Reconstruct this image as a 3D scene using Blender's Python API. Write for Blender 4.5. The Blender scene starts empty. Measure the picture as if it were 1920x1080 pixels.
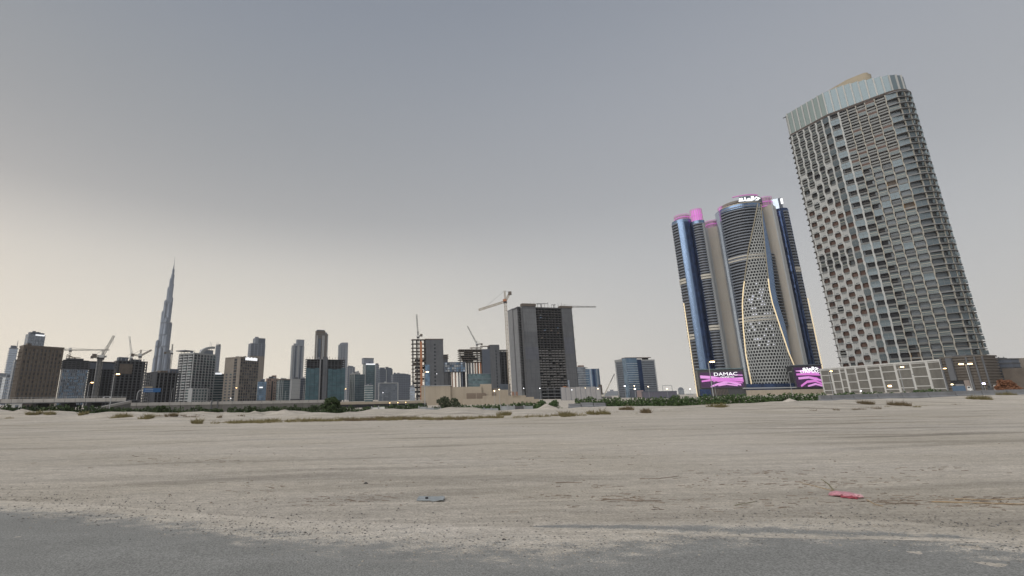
import bpy, math, random
from mathutils import Vector, noise
R = math.radians
random.seed(7)
scene = bpy.context.scene
col = scene.collection

# ------------------------------------------------------------------ camera
EYE = 1.7
FPX, PX0, PY0 = 855.0, 800.0, 540.0        # focal length and principal point in photo pixels (1920 wide)
PITCH, ROLL = math.atan(204/855), R(0.8)
cF = Vector((0, math.cos(PITCH), math.sin(PITCH)))
cR0 = Vector((1, 0, 0)); cU0 = Vector((0, -math.sin(PITCH), math.cos(PITCH)))
cR = cR0*math.cos(ROLL) - cU0*math.sin(ROLL)
cU = cU0*math.cos(ROLL) + cR0*math.sin(ROLL)
cam = bpy.data.cameras.new('camera'); camo = bpy.data.objects.new('camera', cam); col.objects.link(camo)
cam.sensor_width = 36; cam.lens = 36*FPX/1920; cam.shift_x = (960-PX0)/1920; cam.shift_y = 0
cam.clip_start = 0.1; cam.clip_end = 30000
from mathutils import Matrix
camo.matrix_world = Matrix(((cR.x, cU.x, -cF.x, 0), (cR.y, cU.y, -cF.y, 0), (cR.z, cU.z, -cF.z, EYE), (0, 0, 0, 1)))
scene.camera = camo

# ------------------------------------------------------------------ sky, sun, exposure
SUN_AZ, SUN_EL = R(-62), R(5)
world = bpy.data.worlds.new('World'); scene.world = world; world.use_nodes = True
wn, wl = world.node_tree.nodes, world.node_tree.links
wn.clear()
def W(t, **k):
    n = wn.new(t)
    for a, b in k.items(): setattr(n, a, b)
    return n
sky = W('ShaderNodeTexSky', sky_type='NISHITA', sun_disc=False)
sky.sun_elevation = SUN_EL; sky.sun_rotation = SUN_AZ; sky.dust_density = 6; sky.air_density = 1.5
geo = W('ShaderNodeNewGeometry')
sep = W('ShaderNodeSeparateXYZ'); wl.new(geo.outputs['Incoming'], sep.inputs[0])
neg = W('ShaderNodeVectorMath', operation='SCALE'); neg.inputs['Scale'].default_value = -1.0
wl.new(geo.outputs['Incoming'], neg.inputs[0]); wl.new(neg.outputs[0], sep.inputs[0])
el = W('ShaderNodeMath', operation='MAXIMUM'); el.inputs[1].default_value = 0.0; wl.new(sep.outputs['Z'], el.inputs[0])
# twilight dome: dusty cream at the horizon to slate overhead, warmer towards the sunset on the left
def ramp(stops):
    r = W('ShaderNodeValToRGB'); e = r.color_ramp.elements
    while len(e) < len(stops): e.new(0.5)
    for i, (p, c) in enumerate(stops):
        e[i].position = p; e[i].color = (*c, 1)
    r.color_ramp.interpolation = 'B_SPLINE'
    wl.new(el.outputs[0], r.inputs[0]); return r
def lin(r, g, b):
    f = lambda c: ((c/255+0.055)/1.055)**2.4 if c > 10 else c/255/12.92
    return (f(r), f(g), f(b))
rw = ramp([(0.0, lin(255, 243, 222)), (0.12, lin(243, 235, 219)), (0.26, lin(215, 211, 204)), (0.37, lin(167, 167, 168)), (0.55, lin(146, 150, 155)), (0.70, lin(134, 141, 153)), (1.0, lin(118, 126, 140))])
re = ramp([(0.0, lin(216, 211, 204)), (0.12, lin(204, 203, 200)), (0.25, lin(188, 190, 193)), (0.38, lin(166, 169, 174)), (0.52, lin(161, 165, 173)), (0.70, lin(138, 145, 157)), (1.0, lin(118, 126, 140))])
dotv = W('ShaderNodeVectorMath', operation='DOT_PRODUCT'); wl.new(neg.outputs[0], dotv.inputs[0])
dotv.inputs[1].default_value = (math.sin(SUN_AZ), math.cos(SUN_AZ), 0)
mr = W('ShaderNodeMapRange', interpolation_type='SMOOTHSTEP'); wl.new(dotv.outputs['Value'], mr.inputs[0])
mr.inputs[1].default_value = -0.25; mr.inputs[2].default_value = 1.0
mx = W('ShaderNodeMix', data_type='RGBA'); wl.new(mr.outputs[0], mx.inputs[0]); wl.new(re.outputs[0], mx.inputs[6]); wl.new(rw.outputs[0], mx.inputs[7])
bg1 = W('ShaderNodeBackground'); wl.new(mx.outputs[2], bg1.inputs[0]); bg1.inputs[1].default_value = 1.0
bg2 = W('ShaderNodeBackground'); wl.new(sky.outputs[0], bg2.inputs[0]); bg2.inputs[1].default_value = 0.005
ad = W('ShaderNodeAddShader'); wl.new(bg1.outputs[0], ad.inputs[0]); wl.new(bg2.outputs[0], ad.inputs[1])
wo = W('ShaderNodeOutputWorld'); wl.new(ad.outputs[0], wo.inputs[0])

sl = bpy.data.lights.new('sky_glow', 'SUN'); slo = bpy.data.objects.new('sky_glow', sl); col.objects.link(slo)  # soft lamp added as extra light, approximating the glow of the dusk sky
sl.energy = 2.6; sl.angle = R(70); sl.color = (1.0, 0.965, 0.92)
sd = Vector((-0.56, -0.46, 0.69))
slo.rotation_euler = sd.to_track_quat('Z', 'Y').to_euler()
slo.location = (0, 0, 60)
vs = scene.view_settings
vs.view_transform = 'Standard'; vs.look = 'None'; vs.exposure = 0.0; vs.gamma = 1.0; vs.use_curve_mapping = False
scene.render.engine = 'CYCLES'
scene.cycles.use_denoising = True
scene.cycles.max_bounces = 5; scene.cycles.volume_bounces = 0; scene.cycles.diffuse_bounces = 3; scene.cycles.glossy_bounces = 3
scene.cycles.caustics_reflective = False; scene.cycles.caustics_refractive = False
scene.render.film_transparent = False

# ------------------------------------------------------------------ photo-to-place helpers
def ray(px, py):
    return cF + cR*((px-PX0)/FPX) + cU*((PY0-py)/FPX)
def hdir(px):
    v = ray(px, 742 - (px-960)*0.0139); v = Vector((v.x, v.y)); return v.normalized()
def azi(px):
    d = hdir(px); return math.atan2(d.x, d.y)
def at(px, D, z=0.0):
    d = hdir(px); return Vector((d.x*D, d.y*D, z))
def zat(px, py, D):
    v = ray(px, py); return EYE + D*v.z/math.hypot(v.x, v.y)
def hit(px, py, z=0.0):
    v = ray(px, py); t = (z-EYE)/v.z; return Vector((v.x*t, v.y*t, z))
def dist_for(px, py, z):
    p = hit(px, py, z); return math.hypot(p.x, p.y)
def interp(xs, ys, x):
    if x <= xs[0]: return ys[0]
    for i in range(1, len(xs)):
        if x <= xs[i]:
            t = (x-xs[i-1])/(xs[i]-xs[i-1]); return ys[i-1]*(1-t)+ys[i]*t
    return ys[-1]
def smooth(t):
    t = max(0.0, min(1.0, t)); return t*t*(3-2*t)
def px_of(x, y):
    a = math.atan2(x, y); a = max(-1.05, min(1.05, a)); return 800 + 879*math.tan(a)

# ------------------------------------------------------------------ materials
MATS = {}
def mat(name, c, rough=0.8, metal=0.0, var=0.0, scale=1.0, bump=0.0, emit=None, es=1.0, stretch=(1, 1, 1), spec=None, stain=0.0):
    if name in MATS: return MATS[name]
    m = bpy.data.materials.new(name); m.use_nodes = True; MATS[name] = m
    n, l = m.node_tree.nodes, m.node_tree.links
    b = n['Principled BSDF']
    b.inputs['Base Color'].default_value = (*c, 1); b.inputs['Roughness'].default_value = rough; b.inputs['Metallic'].default_value = metal
    if spec is not None: b.inputs['Specular IOR Level'].default_value = spec
    if emit: b.inputs['Emission Color'].default_value = (*emit, 1); b.inputs['Emission Strength'].default_value = es
    if var or bump or stain:
        tc = n.new('ShaderNodeTexCoord'); mp = n.new('ShaderNodeMapping'); mp.inputs['Scale'].default_value = stretch
        gg = n.new('ShaderNodeNewGeometry'); l.new(gg.outputs['Position'], mp.inputs[0])
        t = n.new('ShaderNodeTexNoise'); t.inputs['Scale'].default_value = scale; t.inputs['Detail'].default_value = 6; t.inputs['Roughness'].default_value = 0.65
        l.new(mp.outputs[0], t.inputs[0])
        mr = n.new('ShaderNodeMapRange'); l.new(t.outputs[0], mr.inputs[0]); mr.inputs[1].default_value = 0.3; mr.inputs[2].default_value = 0.7
        mr.inputs[3].default_value = 1-var; mr.inputs[4].default_value = 1+var
        hv = n.new('ShaderNodeHueSaturation'); hv.inputs['Color'].default_value = (*c, 1); l.new(mr.outputs[0], hv.inputs['Value'])
        out = hv.outputs[0]
        if stain:
            mp2 = n.new('ShaderNodeMapping'); mp2.inputs['Scale'].default_value = (0.6, 0.6, 0.04); l.new(gg.outputs['Position'], mp2.inputs[0])
            t2 = n.new('ShaderNodeTexNoise'); t2.inputs['Scale'].default_value = 1.0; t2.inputs['Detail'].default_value = 5; l.new(mp2.outputs[0], t2.inputs[0])
            mr2 = n.new('ShaderNodeMapRange'); l.new(t2.outputs[0], mr2.inputs[0]); mr2.inputs[1].default_value = 0.45; mr2.inputs[2].default_value = 0.7
            mr2.inputs[3].default_value = 1; mr2.inputs[4].default_value = 1-stain
            h2 = n.new('ShaderNodeHueSaturation'); l.new(out, h2.inputs['Color']); l.new(mr2.outputs[0], h2.inputs['Value']); out = h2.outputs[0]
        l.new(out, b.inputs['Base Color'])
        if bump:
            bp = n.new('ShaderNodeBump'); bp.inputs['Strength'].default_value = bump; bp.inputs['Distance'].default_value = 0.1
            l.new(t.outputs[0], bp.inputs['Height']); l.new(bp.outputs[0], b.inputs['Normal'])
    return m
def glass(name, c, rough=0.12, metal=0.75, var=0.25, cell=(3.0, 3.0, 3.6), tilt=0.06):
    """coated facade glass: every pane of the curtain wall has a slightly different tint and tilt"""
    if name in MATS: return MATS[name]
    m = bpy.data.materials.new(name); m.use_nodes = True; MATS[name] = m
    n, l = m.node_tree.nodes, m.node_tree.links
    b = n['Principled BSDF']; b.inputs['Roughness'].default_value = rough; b.inputs['Metallic'].default_value = metal
    gg = n.new('ShaderNodeTexCoord')
    dv = n.new('ShaderNodeVectorMath'); dv.operation = 'DIVIDE'; dv.inputs[1].default_value = cell; l.new(gg.outputs['Object'], dv.inputs[0])
    fl = n.new('ShaderNodeVectorMath'); fl.operation = 'FLOOR'; l.new(dv.outputs[0], fl.inputs[0])
    wt = n.new('ShaderNodeTexWhiteNoise'); wt.noise_dimensions = '3D'; l.new(fl.outputs[0], wt.inputs[0])
    mr = n.new('ShaderNodeMapRange'); l.new(wt.outputs['Value'], mr.inputs[0]); mr.inputs[3].default_value = 1-var; mr.inputs[4].default_value = 1+var
    hv = n.new('ShaderNodeHueSaturation'); hv.inputs['Color'].default_value = (*c, 1); l.new(mr.outputs[0], hv.inputs['Value']); l.new(hv.outputs[0], b.inputs['Base Color'])
    # small random tilt of each pane
    g2 = n.new('ShaderNodeNewGeometry')
    sb = n.new('ShaderNodeVectorMath'); sb.operation = 'SUBTRACT'; sb.inputs[1].default_value = (0.5, 0.5, 0.5); l.new(wt.outputs['Color'], sb.inputs[0])
    sc = n.new('ShaderNodeVectorMath'); sc.operation = 'SCALE'; sc.inputs['Scale'].default_value = tilt; l.new(sb.outputs[0], sc.inputs[0])
    ad = n.new('ShaderNodeVectorMath'); ad.operation = 'ADD'; l.new(g2.outputs['Normal'], ad.inputs[0]); l.new(sc.outputs[0], ad.inputs[1])
    nm = n.new('ShaderNodeVectorMath'); nm.operation = 'NORMALIZE'; l.new(ad.outputs[0], nm.inputs[0]); l.new(nm.outputs[0], b.inputs['Normal'])
    return m

def sand_nodes(m):
    """shared sand colour + height so that ground and dusty road edges run into each other"""
    n, l = m.node_tree.nodes, m.node_tree.links
    gg = n.new('ShaderNodeNewGeometry')
    def nz(scale, stretch=(1, 1, 1), det=6, rough=0.6):
        mp = n.new('ShaderNodeMapping'); mp.inputs['Scale'].default_value = stretch; mp.inputs['Rotation'].default_value = (0, 0, R(-6)); l.new(gg.outputs['Position'], mp.inputs[0])
        t = n.new('ShaderNodeTexNoise'); t.inputs['Scale'].default_value = scale; t.inputs['Detail'].default_value = det; t.inputs['Roughness'].default_value = rough
        l.new(mp.outputs[0], t.inputs[0]); return t.outputs[0]
    def rng(o, a, b_, c, d):
        r = n.new('ShaderNodeMapRange'); l.new(o, r.inputs[0]); r.inputs[1].default_value = a; r.inputs[2].default_value = b_; r.inputs[3].default_value = c; r.inputs[4].default_value = d
        return r.outputs[0]
    def mul(a, b_):
        x = n.new('ShaderNodeMath'); x.operation = 'MULTIPLY'; l.new(a, x.inputs[0]); l.new(b_, x.inputs[1]); return x.outputs[0]
    patch = nz(0.22, (0.5, 1, 1), 4); streak = nz(1.0, (0.12, 1.6, 1), 5); tracks = nz(2.2, (0.06, 2.2, 1), 3); grain = nz(28, (1, 1, 1), 4, 0.75); clod = nz(5.0, (0.45, 1.5, 1), 5, 0.7); far = nz(0.06, (0.25, 1.3, 1), 5)
    v = mul(rng(patch, .3, .7, .90, 1.09), rng(streak, .3, .7, .90, 1.08))
    v = mul(v, rng(tracks, .35, .65, .96, 1.03)); v = mul(v, rng(grain, .36, .64, .74, 1.24)); v = mul(v, rng(far, .35, .65, .91, 1.07))
    dark = rng(clod, .64, .76, 1.0, .70); v = mul(v, dark)
    fine = nz(7.0, (0.10, 1.5, 1), 4, .7); v = mul(v, rng(fine, .32, .68, .88, 1.10))
    mott = nz(4.5, (.8, 1.2, 1), 6, .75); v = mul(v, rng(mott, .34, .66, .86, 1.13))
    scr = nz(3.2, (0.30, 2.2, 1), 6, .8); v = mul(v, rng(scr, .62, .76, 1.0, .58))
    for rot, per, dist, seed in ((-7, 2.1, 5.0, 0.0), (4, 3.3, 7.0, 17.0), (-13, 2.7, 6.0, 41.0)):
        mp = n.new('ShaderNodeMapping'); mp.inputs['Rotation'].default_value = (0, 0, R(rot)); mp.inputs['Location'].default_value = (seed, seed*.3, 0); l.new(gg.outputs['Position'], mp.inputs[0])
        w = n.new('ShaderNodeTexWave'); w.bands_direction = 'Y'; w.inputs['Scale'].default_value = .314/per; w.inputs['Distortion'].default_value = dist; w.inputs['Detail'].default_value = 1; w.inputs['Detail Scale'].default_value = .10
        l.new(mp.outputs[0], w.inputs[0])
        peak = rng(w.outputs[1], .80, .97, 0, 1); msk = rng(nz(.13+seed*.001, (.35, 1, 1), 3), .47, .60, 0, 1)
        tm = mul(peak, msk); v = mul(v, rng(tm, 0, 1, 1.0, .78))
    mixc = n.new('ShaderNodeMix'); mixc.data_type = 'RGBA'; l.new(rng(patch, .35, .65, 0, 1), mixc.inputs[0])
    mixc.inputs[6].default_value = (0.520, 0.468, 0.393, 1); mixc.inputs[7].default_value = (0.515, 0.470, 0.412, 1)
    hv = n.new('ShaderNodeHueSaturation'); l.new(mixc.outputs[2], hv.inputs['Color']); l.new(v, hv.inputs['Value'])
    h = n.new('ShaderNodeMath'); h.operation = 'ADD'; l.new(streak, h.inputs[0]); l.new(grain, h.inputs[1])
    h2 = n.new('ShaderNodeMath'); h2.operation = 'ADD'; l.new(h.outputs[0], h2.inputs[0]); l.new(clod, h2.inputs[1])
    return hv.outputs[0], h2.outputs[0], nz, rng, mul
def make_sand():
    m = bpy.data.materials.new('sand'); m.use_nodes = True; MATS['sand'] = m
    n, l = m.node_tree.nodes, m.node_tree.links; b = n['Principled BSDF']; b.inputs['Roughness'].default_value = 0.95; b.inputs['Specular IOR Level'].default_value = 0.1
    c, h, nz, rng, mul = sand_nodes(m); l.new(c, b.inputs['Base Color'])
    bp = n.new('ShaderNodeBump'); bp.inputs['Strength'].default_value = 0.8; bp.inputs['Distance'].default_value = 0.045; l.new(h, bp.inputs['Height']); l.new(bp.outputs[0], b.inputs['Normal'])
    return m
def make_road(name='asphalt'):
    m = bpy.data.materials.new(name); m.use_nodes = True; MATS[name] = m
    n, l = m.node_tree.nodes, m.node_tree.links; b = n['Principled BSDF']; b.inputs['Roughness'].default_value = 0.9; b.inputs['Specular IOR Level'].default_value = 0.2
    c, h, nz, rng, mul = sand_nodes(m)
    at_ = n.new('ShaderNodeAttribute'); at_.attribute_name = 'cover'
    edge = nz(3.0, (0.7, 1.6, 1), 6, 0.75); agg = nz(55, (1, 1, 1), 3, 0.7); blot = nz(1.4, (0.5, 1.2, 1), 4)
    ac = n.new('ShaderNodeHueSaturation'); ac.inputs['Color'].default_value = (0.225, 0.224, 0.212, 1)
    l.new(mul(rng(agg, .37, .63, .66, 1.36), rng(blot, .3, .7, .9, 1.1)), ac.inputs['Value'])
    add = n.new('ShaderNodeMath'); add.operation = 'ADD'; l.new(at_.outputs['Fac'], add.inputs[0]); l.new(rng(edge, .25, .75, -.7, .7), add.inputs[1])
    speck = n.new('ShaderNodeMath'); speck.operation = 'ADD'; l.new(add.outputs[0], speck.inputs[0]); l.new(rng(agg, .35, .65, -.45, .45), speck.inputs[1])
    fac = rng(speck.outputs[0], .38, .62, 0, 1)
    mx = n.new('ShaderNodeMix'); mx.data_type = 'RGBA'; l.new(fac, mx.inputs[0]); l.new(c, mx.inputs[6]); l.new(ac.outputs[0], mx.inputs[7]); l.new(mx.outputs[2], b.inputs['Base Color'])
    bp = n.new('ShaderNodeBump'); bp.inputs['Strength'].default_value = 0.6; bp.inputs['Distance'].default_value = 0.012; l.new(agg, bp.inputs['Height']); l.new(bp.outputs[0], b.inputs['Normal'])
    return m
make_sand(); make_road()
def leafmat(name, c1, c2):
    m = bpy.data.materials.new(name); m.use_nodes = True; MATS[name] = m
    n, l = m.node_tree.nodes, m.node_tree.links; b = n['Principled BSDF']; b.inputs['Roughness'].default_value = 0.7
    gg = n.new('ShaderNodeNewGeometry'); rp = n.new('ShaderNodeMix'); rp.data_type = 'RGBA'
    l.new(gg.outputs['Random Per Island'], rp.inputs[0]); rp.inputs[6].default_value = (*c1, 1); rp.inputs[7].default_value = (*c2, 1); l.new(rp.outputs[2], b.inputs['Base Color'])
    return m
leafmat('leaf_dark', (0.026, 0.046, 0.016), (0.065, 0.098, 0.032))
leafmat('leaf_hedge', (0.024, 0.05, 0.016), (0.08, 0.135, 0.036))
leafmat('leaf_dry', (0.13, 0.11, 0.045), (0.24, 0.20, 0.09))
leafmat('leaf_brown', (0.10, 0.075, 0.04), (0.19, 0.14, 0.075))
leafmat('leaf_red', (0.16, 0.07, 0.035), (0.26, 0.12, 0.06))
mat('bark', (0.10, 0.08, 0.06), 0.9, var=.3, scale=4)
CONC = mat('concrete_grey', (0.12, 0.126, 0.137), 0.9, var=.12, scale=.15, stain=.22)
CONC_L = mat('concrete_light', (0.205, 0.21, 0.22), 0.9, var=.1, scale=.2, stain=.15)
CONC_D = mat('concrete_dark', (0.075, 0.078, 0.085), 0.9, var=.2, scale=.3)
CONC_GR = mat('concrete_mid', (0.155, 0.152, 0.15), 0.9, var=.2, scale=.3)
CONC_B = mat('concrete_brown', (0.125, 0.105, 0.088), 0.9, var=.2, scale=.3)
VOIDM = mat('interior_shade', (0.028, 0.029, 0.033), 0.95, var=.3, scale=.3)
STEEL = mat('galvanised_steel', (0.33, 0.34, 0.35), 0.55, metal=.3)
STEEL_D = mat('dark_steel', (0.11, 0.11, 0.115), 0.6, metal=.2)
ORANGE = mat('crane_orange', (0.40, 0.17, 0.08), 0.6, var=.15, scale=.4)
CRANEG = mat('crane_grey', (0.24, 0.235, 0.225), 0.6)
WHITEP = mat('white_paint', (0.62, 0.62, 0.60), 0.6, var=.06, scale=.3)

# ------------------------------------------------------------------ mesh builder
class MB:
    def __init__(s): s.v, s.f, s.m = [], [], []
    def quad(s, a, b, c, d, mi=0):
        i = len(s.v); s.v += [tuple(a), tuple(b), tuple(c), tuple(d)]; s.f.append((i, i+1, i+2, i+3)); s.m.append(mi)
    def box(s, x0, x1, y0, y1, z0, z1, mi=0):
        i = len(s.v)
        s.v += [(x0, y0, z0), (x1, y0, z0), (x1, y1, z0), (x0, y1, z0), (x0, y0, z1), (x1, y0, z1), (x1, y1, z1), (x0, y1, z1)]
        s.f += [(i, i+3, i+2, i+1), (i+4, i+5, i+6, i+7), (i, i+1, i+5, i+4), (i+1, i+2, i+6, i+5), (i+2, i+3, i+7, i+6), (i+3, i, i+4, i+7)]; s.m += [mi]*6
        return s
    def prism(s, poly, z0, z1, mi=0, top=None, z1s=None):
        i, n = len(s.v), len(poly); tp = top or poly
        s.v += [(x, y, z0) for x, y in poly] + [(x, y, (z1s[k] if z1s else z1)) for k, (x, y) in enumerate(tp)]
        for k in range(n):
            j = (k+1) % n; s.f.append((i+k, i+j, i+n+j, i+n+k)); s.m.append(mi)
        s.f.append(tuple(i+n+k for k in range(n))); s.m.append(mi)
        s.f.append(tuple(i+n-1-k for k in range(n))); s.m.append(mi)
        return s
    def tube(s, p, q, r0, r1=None, n=6, mi=0, caps=True):
        p, q = Vector(p), Vector(q); r1 = r0 if r1 is None else r1
        d = (q-p)
        if d.length < 1e-6: return s
        d.normalize(); u = d.orthogonal().normalized(); w = d.cross(u); i = len(s.v)
        for c, r in ((p, r0), (q, r1)):
            for k in range(n):
                a = 2*math.pi*k/n; s.v.append(tuple(c + u*math.cos(a)*r + w*math.sin(a)*r))
        for k in range(n):
            j = (k+1) % n; s.f.append((i+k, i+j, i+n+j, i+n+k)); s.m.append(mi)
        if caps:
            s.f.append(tuple(i+n-1-k for k in range(n))); s.m.append(mi); s.f.append(tuple(i+n+k for k in range(n))); s.m.append(mi)
        return s
    def arcbox(s, r0, r1, a0, a1, z0, z1, n=8, mi=0, z0f=None):
        """annular sector; angle 0 faces -Y (the viewer's side), positive to +X"""
        i = len(s.v)
        P = lambda r, a, z: (r*math.sin(a), -r*math.cos(a), z)
        for k in range(n+1):
            a = a0+(a1-a0)*k/n
            s.v += [P(r0, a, z0), P(r1, a, z0), P(r1, a, z1), P(r0, a, z1)]
        for k in range(n):
            b, c = i+4*k, i+4*k+4
            s.f += [(b, c, c+1, b+1), (b+1, c+1, c+2, b+2), (b+2, c+2, c+3, b+3), (b+3, c+3, c, b)]; s.m += [mi]*4
        s.f += [(i, i+1, i+2, i+3), (i+4*n+3, i+4*n+2, i+4*n+1, i+4*n)]; s.m += [mi]*2
        return s
    def lattice(s, p, q, w, r, bays, n=4, mi=0):
        """square trussed mast or boom from p to q, w wide"""
        p, q = Vector(p), Vector(q); d = (q-p).normalized()
        up = Vector((0, 0, 1)) if abs(d.z) < .9 else Vector((0, 1, 0))
        u = d.cross(up).normalized()*w/2; v = u.cross(d).normalized()*w/2
        cs = [u+v, u-v, -u-v, -u+v]
        for c in cs: s.tube(p+c, q+c, r, n=n, mi=mi)
        for b in range(bays):
            a0, a1 = p.lerp(q, b/bays), p.lerp(q, (b+1)/bays)
            for k in range(4):
                c0, c1 = cs[k], cs[(k+1) % 4]
                if b % 2: c0, c1 = c1, c0
                s.tube(a0+c0, a1+c1, r*.7, n=3, mi=mi, caps=False)
                s.tube(a0+cs[k], a0+cs[(k+1) % 4], r*.7, n=3, mi=mi, caps=False)
        return s
    def mesh(s, name, *mats):
        me = bpy.data.meshes.new(name); me.from_pydata(s.v, [], s.f)
        for m in mats: me.materials.append(m if not isinstance(m, str) else MATS[m])
        if len(mats) > 1: me.polygons.foreach_set('material_index', s.m)
        me.update(); return me
    def obj(s, name, mats, parent=None, loc=(0, 0, 0), rz=0.0):
        if not isinstance(mats, (list, tuple)): mats = [mats]
        return put(name, s.mesh(name, *mats), parent, loc, rz)
def put(name, me, parent=None, loc=(0, 0, 0), rz=0.0):
    o = bpy.data.objects.new(name, me); col.objects.link(o); o.location = loc; o.rotation_euler = (0, 0, rz)
    if parent: o.parent = parent
    return o
def tag(o, label=None, cat=None, group=None, kind=None):
    if label: o['label'] = label
    if cat: o['category'] = cat
    if group: o['group'] = group
    if kind: o['kind'] = kind
    return o
def thing(name, label, cat, loc=(0, 0, 0), rz=0.0, group=None):
    o = bpy.data.objects.new(name, None); col.objects.link(o); o.location = loc; o.rotation_euler = (0, 0, rz); o.empty_display_size = 1
    return tag(o, label, cat, group)
def shade(o):
    for p in o.data.polygons: p.use_smooth = True
    return o
def text_mesh(txt, size, depth):
    c = bpy.data.curves.new('lettering', 'FONT'); c.body = txt; c.size = size; c.extrude = depth; c.align_x = 'CENTER'; c.resolution_u = 3
    o = bpy.data.objects.new('lettering', c); col.objects.link(o); bpy.context.view_layer.update()
    me = bpy.data.meshes.new_from_object(o); bpy.data.objects.remove(o); return me

# ------------------------------------------------------------------ ground
GPX = [-500, 0, 300, 640, 960, 1280, 1500, 1700, 1920, 2400]
GY  = [800, 795, 793, 790, 785, 776, 770, 762, 757, 745]       # dry-grass line at the end of the sandy lot
BY  = [772, 773.5, 776, 773.5, 769, 760.5, 753, 746.5, 739.5, 730]       # crest of the sand bank behind it
GDIST = [dist_for(p, y, 0.0) for p, y in zip(GPX, GY)]
BW = 14.0
BH = [zat(p, y, d+BW) for p, y, d in zip(GPX, BY, GDIST)]
ZF = [-2.9, -2.9, -2.9, -2.9, -2.9, -2.9, -1.2, 0.4, 0.6, 0.6]
def terrain(x, y, fine=True):
    r = math.hypot(x, y)
    z = 0.0
    if y > 0.5 or r < 3:
        px = px_of(x, max(y, 0.01))
        gd = interp(GPX, GDIST, px); t = (r-gd)/BW
        hb = interp(GPX, BH, px); zf = interp(GPX, ZF, px)
        k = smooth((t+0.35)/0.95); fall = smooth((t-1.05)/1.9)
        z = hb*k*(1-fall) + zf*fall
        lump = smooth((t+.1)/.5)*(1-smooth((t-1.6)/1.5))
        if lump > 0:
            z += lump*(noise.noise(Vector((x*.16, y*.16, 3.1)))*.42 + noise.noise(Vector((x*.5, y*.5, 7.7)))*.15) * (1.25 if px < 900 else .7 if px < 1100 else .35)
        if fine and r < 90:
            u = x*math.cos(R(6)) - y*math.sin(R(6)); v = x*math.sin(R(6)) + y*math.cos(R(6))
            a = min(1.0, max(0.0, (r-5.6)/2.5))
            z += a*(noise.noise(Vector((u*.35, v*1.7, 0)))*.022 + noise.noise(Vector((u*.9, v*4.3, 5)))*.011 + noise.noise(Vector((u*2.6, v*6.5, 9)))*.006 + noise.noise(Vector((u*.08, v*.3, 2)))*.05)
    return z
def gpos(px, py, z0=0.0):
    """point of the terrain seen at that photo pixel (a few fixed-point steps)"""
    p = hit(px, py, z0)
    for _ in range(6):
        z = terrain(p.x, p.y); p = hit(px, py, min(z, EYE-0.15))
    return p
def build_ground():
    angs = []
    a = -62.0
    while a < 62.01: angs.append(a); a += 0.26
    b = 62+6
    while b < 298: angs.append(b); b += 6
    rs = [0.6, 1.5, 2.5, 3.2]
    while rs[-1] < 120: rs.append(rs[-1]*1.0165)
    while rs[-1] < 4500: rs.append(rs[-1]*1.12)
    rs[-1] = 4500
    v = [(0, 0, 0)]; f = []
    n = len(angs)
    for r in rs:
        for a in angs:
            x, y = r*math.sin(R(a)), r*math.cos(R(a)); v.append((x, y, terrain(x, y)))
    for k in range(n): f.append((0, 1+(k+1) % n, 1+k))
    for i in range(len(rs)-1):
        o = 1+i*n
        for k in range(n):
            j = (k+1) % n; f.append((o+k, o+j, o+n+j, o+n+k))
    me = bpy.data.meshes.new('sandy_ground'); me.from_pydata(v, [], f); me.materials.append(MATS['sand'])
    me.polygons.foreach_set('use_smooth', [True]*len(f)); me.update()
    tag(put('sandy_ground', me), 'pale sandy ground of the empty building lot', kind='structure')
build_ground()

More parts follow.
